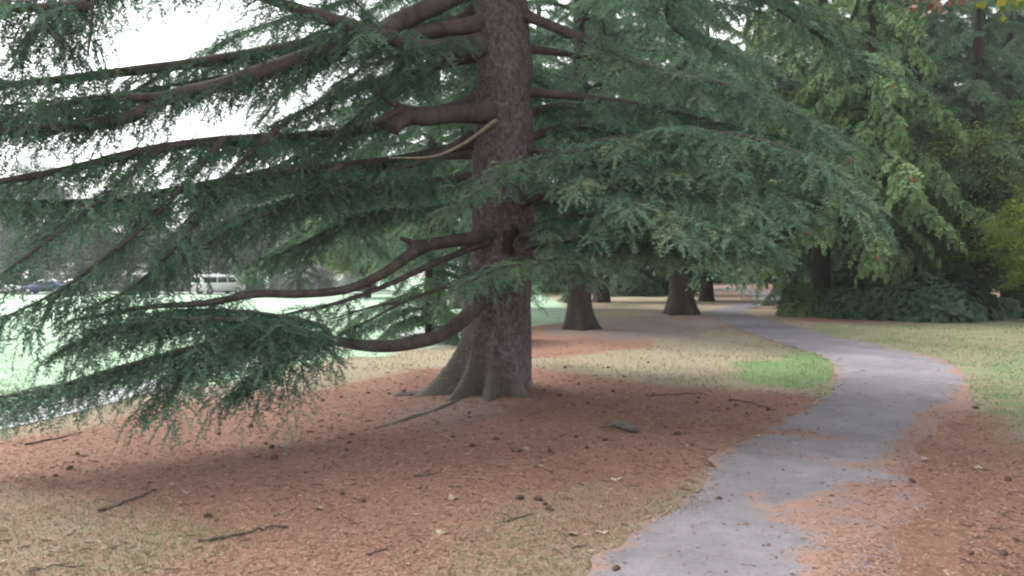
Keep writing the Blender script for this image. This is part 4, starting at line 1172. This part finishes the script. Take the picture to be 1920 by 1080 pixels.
vehicle('van', vehicle_at(410, 75), RAD(52), M['white_paint'], 'white van parked alone beyond the lawn, seen between the limbs', 'van', True)
vehicle('parked_car', vehicle_at(-8, 76), RAD(5), M['white_paint'], 'white car cut by the left edge of the photo', 'car')
vehicle('parked_car', vehicle_at(86, 75), RAD(186), M['blue_paint'], 'blue car parked beyond the lawn', 'car')
vehicle('parked_car', vehicle_at(150, 78.5), RAD(10), M['silver_paint'], 'silver car parked right of the blue car', 'car')

# ------------------------------------------------------------------ things on the ground
def cone_mesh():
    r = np.random.default_rng(3); g = Geo()
    n, m = 9, 8
    th = np.arange(m) / m * 2 * math.pi
    V = []
    for i in range(n):
        t_ = i / (n - 1); rad = .024 * math.sin(math.pi * min(.97, t_ * .9 + .08)) ** .7 * (1.18 if i % 2 else .85)
        V += [((t_ - .5) * .075, rad * math.cos(a + (i % 2) * .39), rad * math.sin(a + (i % 2) * .39)) for a in th]
    i = np.arange(n - 1)[:, None] * m; j = np.arange(m)[None]; j2 = (j + 1) % m
    Q = np.stack([i + j, i + j2, i + m + j2, i + m + j], -1).reshape(-1, 4)
    g.add(np.array(V), [[0, k + 1, k] for k in range(1, m - 1)] + [[(n - 1) * m, (n - 1) * m + k, (n - 1) * m + k + 1] for k in range(1, m - 1)], Q)
    V, T, Q, A = g.arrays()
    return make_mesh('cedar_cone', V, T, Q, {'rnd': A})


CONE = cone_mesh(); CONE.materials.append(M['cone'])
cones = [(130, 880), (145, 852), (500, 770), (510, 840), (516, 860), (523, 778), (640, 746), (690, 738), (730, 739), (757, 735), (770, 742), (660, 815), (655, 831), (930, 825), (885, 838), (848, 820), (642, 927), (390, 970),
         (1020, 733), (1050, 742), (1085, 721), (1102, 757), (1215, 680), (1170, 707), (1310, 747), (1248, 803), (1270, 815), (1135, 826), (1080, 820), (1100, 841), (975, 848), (1032, 848), (1010, 938), (975, 936), (1030, 957),
         (1155, 1071), (1225, 741), (1440, 770), (1370, 752), (1380, 761), (1830, 766), (1890, 901), (1882, 1041), (1348, 939), (470, 800), (560, 745), (605, 752), (410, 815), (1060, 690), (1140, 690), (1710, 905), (1560, 935), (880, 775), (1150, 735)]
r = np.random.default_rng(12)
for k in range(30):
    cx, cy = cones[int(r.integers(0, 54))]
    cones.append((cx + r.normal() * 45, max(690, cy + r.normal() * 14)))
for k, (px, py) in enumerate(cones):
    p = G(px, py); s = r.uniform(.6, .95) if k < 54 else r.uniform(.35, .65)
    o = link('cedar_cone', CONE)
    o.location = (p[0], p[1], p[2] + .012 * s); o.rotation_euler = (r.uniform(0, 6), r.uniform(-.25, .25), r.uniform(0, 6.28)); o.scale = (s, s, s)
    tag(o, 'dark brown fallen cedar cone lying on the ground', 'cone', 'fallen cedar cones')

TW = [([(185, 962), (215, 950), (250, 938), (292, 920)], .011, 'dark forked fallen twig at the left of the needle litter', 'twig_dark'),
      ([(372, 1018), (420, 1010), (470, 1000), (510, 990), (538, 992)], .012, 'longest dark stick in the left foreground litter', 'twig_dark'),
      ([(512, 968), (535, 960), (556, 951)], .006, 'pale straight twig behind the longest stick', 'twig_pale'),
      ([(690, 1043), (715, 1033), (738, 1022)], .007, 'short dark twig at the bottom centre of the litter', 'twig_dark'),
      ([(776, 894), (800, 891), (822, 888)], .008, 'short brown stick in front of the big trunk', 'twig_dark'),
      ([(856, 897), (885, 897), (925, 899)], .006, 'straight pale stick in front of the big trunk', 'twig_pale'),
      ([(1210, 743), (1270, 740), (1320, 738)], .010, 'long thin stick lying across the tan grass right of the trunk', 'twig_dark'),
      ([(1370, 750), (1410, 757), (1455, 770)], .010, 'dark stick lying toward the path edge', 'twig_dark'),
      ([(945, 980), (975, 972), (1000, 965)], .008, 'dark crooked twig on the greenish patch by the path', 'twig_dark'),
      ([(48, 835), (90, 826), (150, 815)], .010, 'thin stick at the far left edge of the litter', 'twig_dark')]
M['twig_dark'] = bark_mat('fallen stick bark', (0.07, 0.05, 0.04), (0.14, 0.105, 0.085), None, 8)
M['twig_pale'] = M['twig_bark']
for pts, r0, lb, mt in TW:
    c_, L = spline([G(*q) + np.array([0, 0, r0 * .9]) for q in pts], .04)
    c_ = c_ + np.random.default_rng(len(lb)).normal(size=c_.shape) * .004
    g = Geo(); g.tubes(c_[None], np.linspace(r0, r0 * .5, len(c_))[None], 6, .5, True)
    if 'forked' in lb or 'crooked' in lb:
        k = len(c_) // 3; q = c_[k]; g.tubes(np.array([[q, q + [-.05, .06, .012], q + [-.13, .09, .015]]]), np.array([[r0 * .7, r0 * .5, r0 * .3]]), 5, .5, True)
    tag(g.obj('fallen_twig', M[mt], None, True), lb, 'twig', 'fallen twigs on the litter')
# short mossy log
c_, _ = spline([G(*q) + np.array([0, 0, .035]) for q in [(1157, 800), (1172, 806), (1194, 813)]], .03)
g = Geo(); g.tubes(c_[None], (np.interp(np.linspace(0, 1, len(c_)), [0, .1, .8, 1], [.048, .055, .045, .025]) * (1 + .1 * snoise(c_, 20, 4)))[None], 12, .5, True)
lg_ = g.obj('log', M['mossy_log'], None, True)
tag(lg_, 'short grey-green piece of log on the litter right of the big trunk', 'log')
c_, _ = spline([G(*q) + np.array([0, 0, .03]) for q in [(1162, 800), (1140, 806), (1122, 808)]], .03)
g = Geo(); g.tubes(c_[None], np.linspace(.012, .005, len(c_))[None], 6, .5, True); g.obj('side_shoot', M['twig_dark'], lg_, True)

# needle litter, grass and scattered leaves
def scatter(n, x0, x1, y0, y1, rr, power=1.6):
    y = y0 + (y1 - y0) * rr.uniform(0, 1, n) ** power
    x = rr.uniform(x0, x1, n)
    return x, y


def view_scatter(n, rr, py0=600, py1=1110, bias=1.0):
    """ground points spread evenly over the view"""
    py = py0 + (py1 - py0) * rr.uniform(0, 1, n) ** bias; px = rr.uniform(-80, 2000, n)
    d = CAM_H * FPX / (py - HOR)
    return (px - 960) / FPX * d, d * cp, d


r = np.random.default_rng(21)
n = 110000
x, y, d = view_scatter(n, r, 640, 1120)
z4 = zone_at(x, y)
# path occupancy
pc = PXY.mean(1)
def on_path(x, y):
    yi = np.interp(y[:, None] * 0, [0], [0])
    ok = np.zeros(len(x), bool); lv = np.zeros(len(x))
    s = PXY[:, 0]; e = PXY[:, -1]
    keep = np.where(s[:, 1] < 24)[0]
    Ls, Rs = s[keep], e[keep]
    o1 = np.argsort(Ls[:, 1]); o2 = np.argsort(Rs[:, 1])
    xl = np.interp(y, Ls[o1, 1], Ls[o1, 0]); xr = np.interp(y, Rs[o2, 1], Rs[o2, 0])
    ok = (x > xl) & (x < xr) & (y < 24)
    row = np.clip(np.interp(y, pc[keep][np.argsort(pc[keep][:, 1]), 1], np.argsort(pc[keep][:, 1])).astype(int), 0, len(PLG) - 1)
    col = np.clip(((x - xl) / np.maximum(xr - xl, .1) * (PLG.shape[1] - 1)).astype(int), 0, PLG.shape[1] - 1)
    return ok, np.where(ok, PLG[row, col], 0)


onp, plit = on_path(x, y)
clump = .5 + .5 * snoise(np.stack([x, y], 1), 5, 31)
pr = np.where(onp, .05 + 1.2 * plit * clump, z4[:, 0] * .85 + .10)
pr = pr * (1 - z4[:, 2])
k = r.uniform(0, 1, n) < pr
x, y, d, onp_k = x[k], y[k], d[k], onp[k]
n = len(x)
az = r.uniform(0, 6.28, n); l = r.uniform(.02, .055, n) * np.clip(d / 7, .8, 2); wd = .0016 + .0003 * d
dx = np.stack([np.cos(az), np.sin(az), r.uniform(-.15, .35, n)], 1) * l[:, None]; nx = np.stack([-np.sin(az), np.cos(az), r.normal(size=n) * .5], 1) * wd[:, None]
b0 = np.stack([x, y, gz(x, y) + np.where(onp_k, .022, .004)], 1)
V = np.stack([b0 - nx, b0 + nx, b0 + dx], 1).reshape(-1, 3)
g = Geo(); g.add(V, np.arange(3 * n).reshape(-1, 3), None, np.repeat(r.uniform(0, 1, n), 3))
tag(g.obj('needle_litter', M['litter']), 'loose brown needles strewn under the cedar and over the path', 'needles', kind='stuff')

n = 170000
x, y, d = view_scatter(n, r, 595, 1120, 1.0)
z4 = zone_at(x, y); onp, _ = on_path(x, y)
p2 = np.stack([x, y], 1)
pr = (np.clip(1 - z4[:, 0] * 1.1, 0, 1) * .75 + z4[:, 1] * .3) * (1 - .8 * z4[:, 3]) * (.55 + .45 * snoise(p2, 3, 41)) + .02
k = (r.uniform(0, 1, n) < pr) & ~onp
x, y, d, z4 = x[k], y[k], d[k], z4[k]; n = len(x)
h = r.uniform(.018, .045, n) * np.clip(d / 9, .8, 1.8); az = r.uniform(0, 6.28, n); wd = (.0022 + .00035 * d)
b0 = np.stack([x, y, gz(x, y) - .003], 1); sd_ = np.stack([np.cos(az), np.sin(az), 0 * az], 1) * wd[:, None]
tipv = np.stack([r.normal(size=n) * .6, r.normal(size=n) * .6, np.ones(n)], 1) * h[:, None]
V = np.stack([b0 - sd_, b0 + sd_, b0 + tipv], 1).reshape(-1, 3)
gr = np.clip(z4[:, 1] * .9 + z4[:, 2] * .9 + .25 * r.normal(size=n) + .12 + .15 * snoise(np.stack([x, y], 1), 1.5, 44), 0, 1)
g = Geo(); g.add(V, np.arange(3 * n).reshape(-1, 3), None, np.repeat(gr, 3))
tag(g.obj('grass', M['grass']), 'short dry and green grass beside the path and around the litter', 'grass', kind='stuff')

n = 1500
x, y, d = view_scatter(n, r, 670, 1110, 1.0)
z4 = zone_at(x, y); onp, _ = on_path(x, y)
cl_ = .5 + .5 * snoise(np.stack([x, y], 1), 1.6, 61)
k = (r.uniform(0, 1, n) < (.15 + .8 * z4[:, 0]) * cl_ ** 2) & ~onp; x, y = x[k], y[k]; n = len(x)
az = r.uniform(0, 6.28, n); l = r.uniform(.03, .13, n); q = np.linspace(-.5, .5, 4)[None, :, None]
dv = np.stack([np.cos(az), np.sin(az), r.normal(size=n) * .06], 1) * l[:, None]
Pn = np.stack([x, y, gz(x, y) + .010], 1)[:, None] + dv[:, None] * q + r.normal(size=(n, 4, 3)) * .004
g = Geo(); g.tubes(Pn, np.array([[.9, 1, .9, .6]]) * r.uniform(.0025, .006, n)[:, None], 4, .5)
tag(g.obj('twig_litter', M['twig_dark']), 'small broken twigs strewn through the needle litter', 'twigs', kind='stuff')

n = 900
x, y, d = view_scatter(n, r, 670, 1110, 1.0)
z4 = zone_at(x, y); onp, _ = on_path(x, y)
k = r.uniform(0, 1, n) < np.where(onp, .35, .75 * (1 - z4[:, 2])); x, y, onp = x[k], y[k], onp[k]; n = len(x)
c0 = np.stack([x, y, gz(x, y) + np.where(onp, .026, .012)], 1); az = r.uniform(0, 6.28, n); l = r.uniform(.008, .024, n)[:, None]
ax = np.stack([np.cos(az), np.sin(az), r.normal(size=n) * .25], 1); s_ = np.stack([-np.sin(az), np.cos(az), r.normal(size=n) * .25], 1)
V = np.stack([c0 - ax * l, c0 + s_ * l * .5 + [0, 0, .004], c0 + ax * l, c0 - s_ * l * .5 + [0, 0, .006]], 1).reshape(-1, 3)
b = np.arange(n)[:, None] * 4
g = Geo(); g.add(V, np.concatenate([b + [[0, 1, 2]], b + [[0, 2, 3]]]), None, np.repeat(r.uniform(0, 1, n), 4))
tag(g.obj('fallen_leaves', M['brown_leaf']), 'small brown leaves and bark flakes scattered over the ground', 'leaves', kind='stuff')
pale = [(325, 910), (1130, 1000), (1075, 1003), (655, 908), (1735, 865), (1835, 882), (1420, 822), (560, 800), (600, 955), (850, 935), (1155, 900), (350, 925), (830, 1000), (1010, 875)]
for k, (px, py) in enumerate(pale):
    p = G(px, py); g = Geo()
    th = np.linspace(0, 2 * math.pi, 9)[:-1]; rr = .03 * (1 + .25 * np.cos(3 * th + k)) * (.8 + .4 * r.uniform())
    V = np.stack([np.cos(th) * rr * 1.4, np.sin(th) * rr, .006 + .010 * np.cos(2 * th)], 1)
    V = np.vstack([V, [[0, 0, .004]], V - [0, 0, .003]])
    T = [(8, i, (i + 1) % 8) for i in range(8)]; Q = [(i, 9 + i, 9 + (i + 1) % 8, (i + 1) % 8) for i in range(8)]
    g.add(V, np.array(T), np.array(Q), r.uniform())
    o = g.obj('fallen_leaf', M['pale_leaf']); ip = (px > 1370 and py < 900)
    o.location = (p[0], p[1], p[2] + (.02 if ip else .006)); o.rotation_euler = (r.normal() * .1, r.normal() * .1, r.uniform(0, 6))
    tag(o, 'pale withered leaf lying flat on the litter', 'leaf', 'pale fallen leaves')
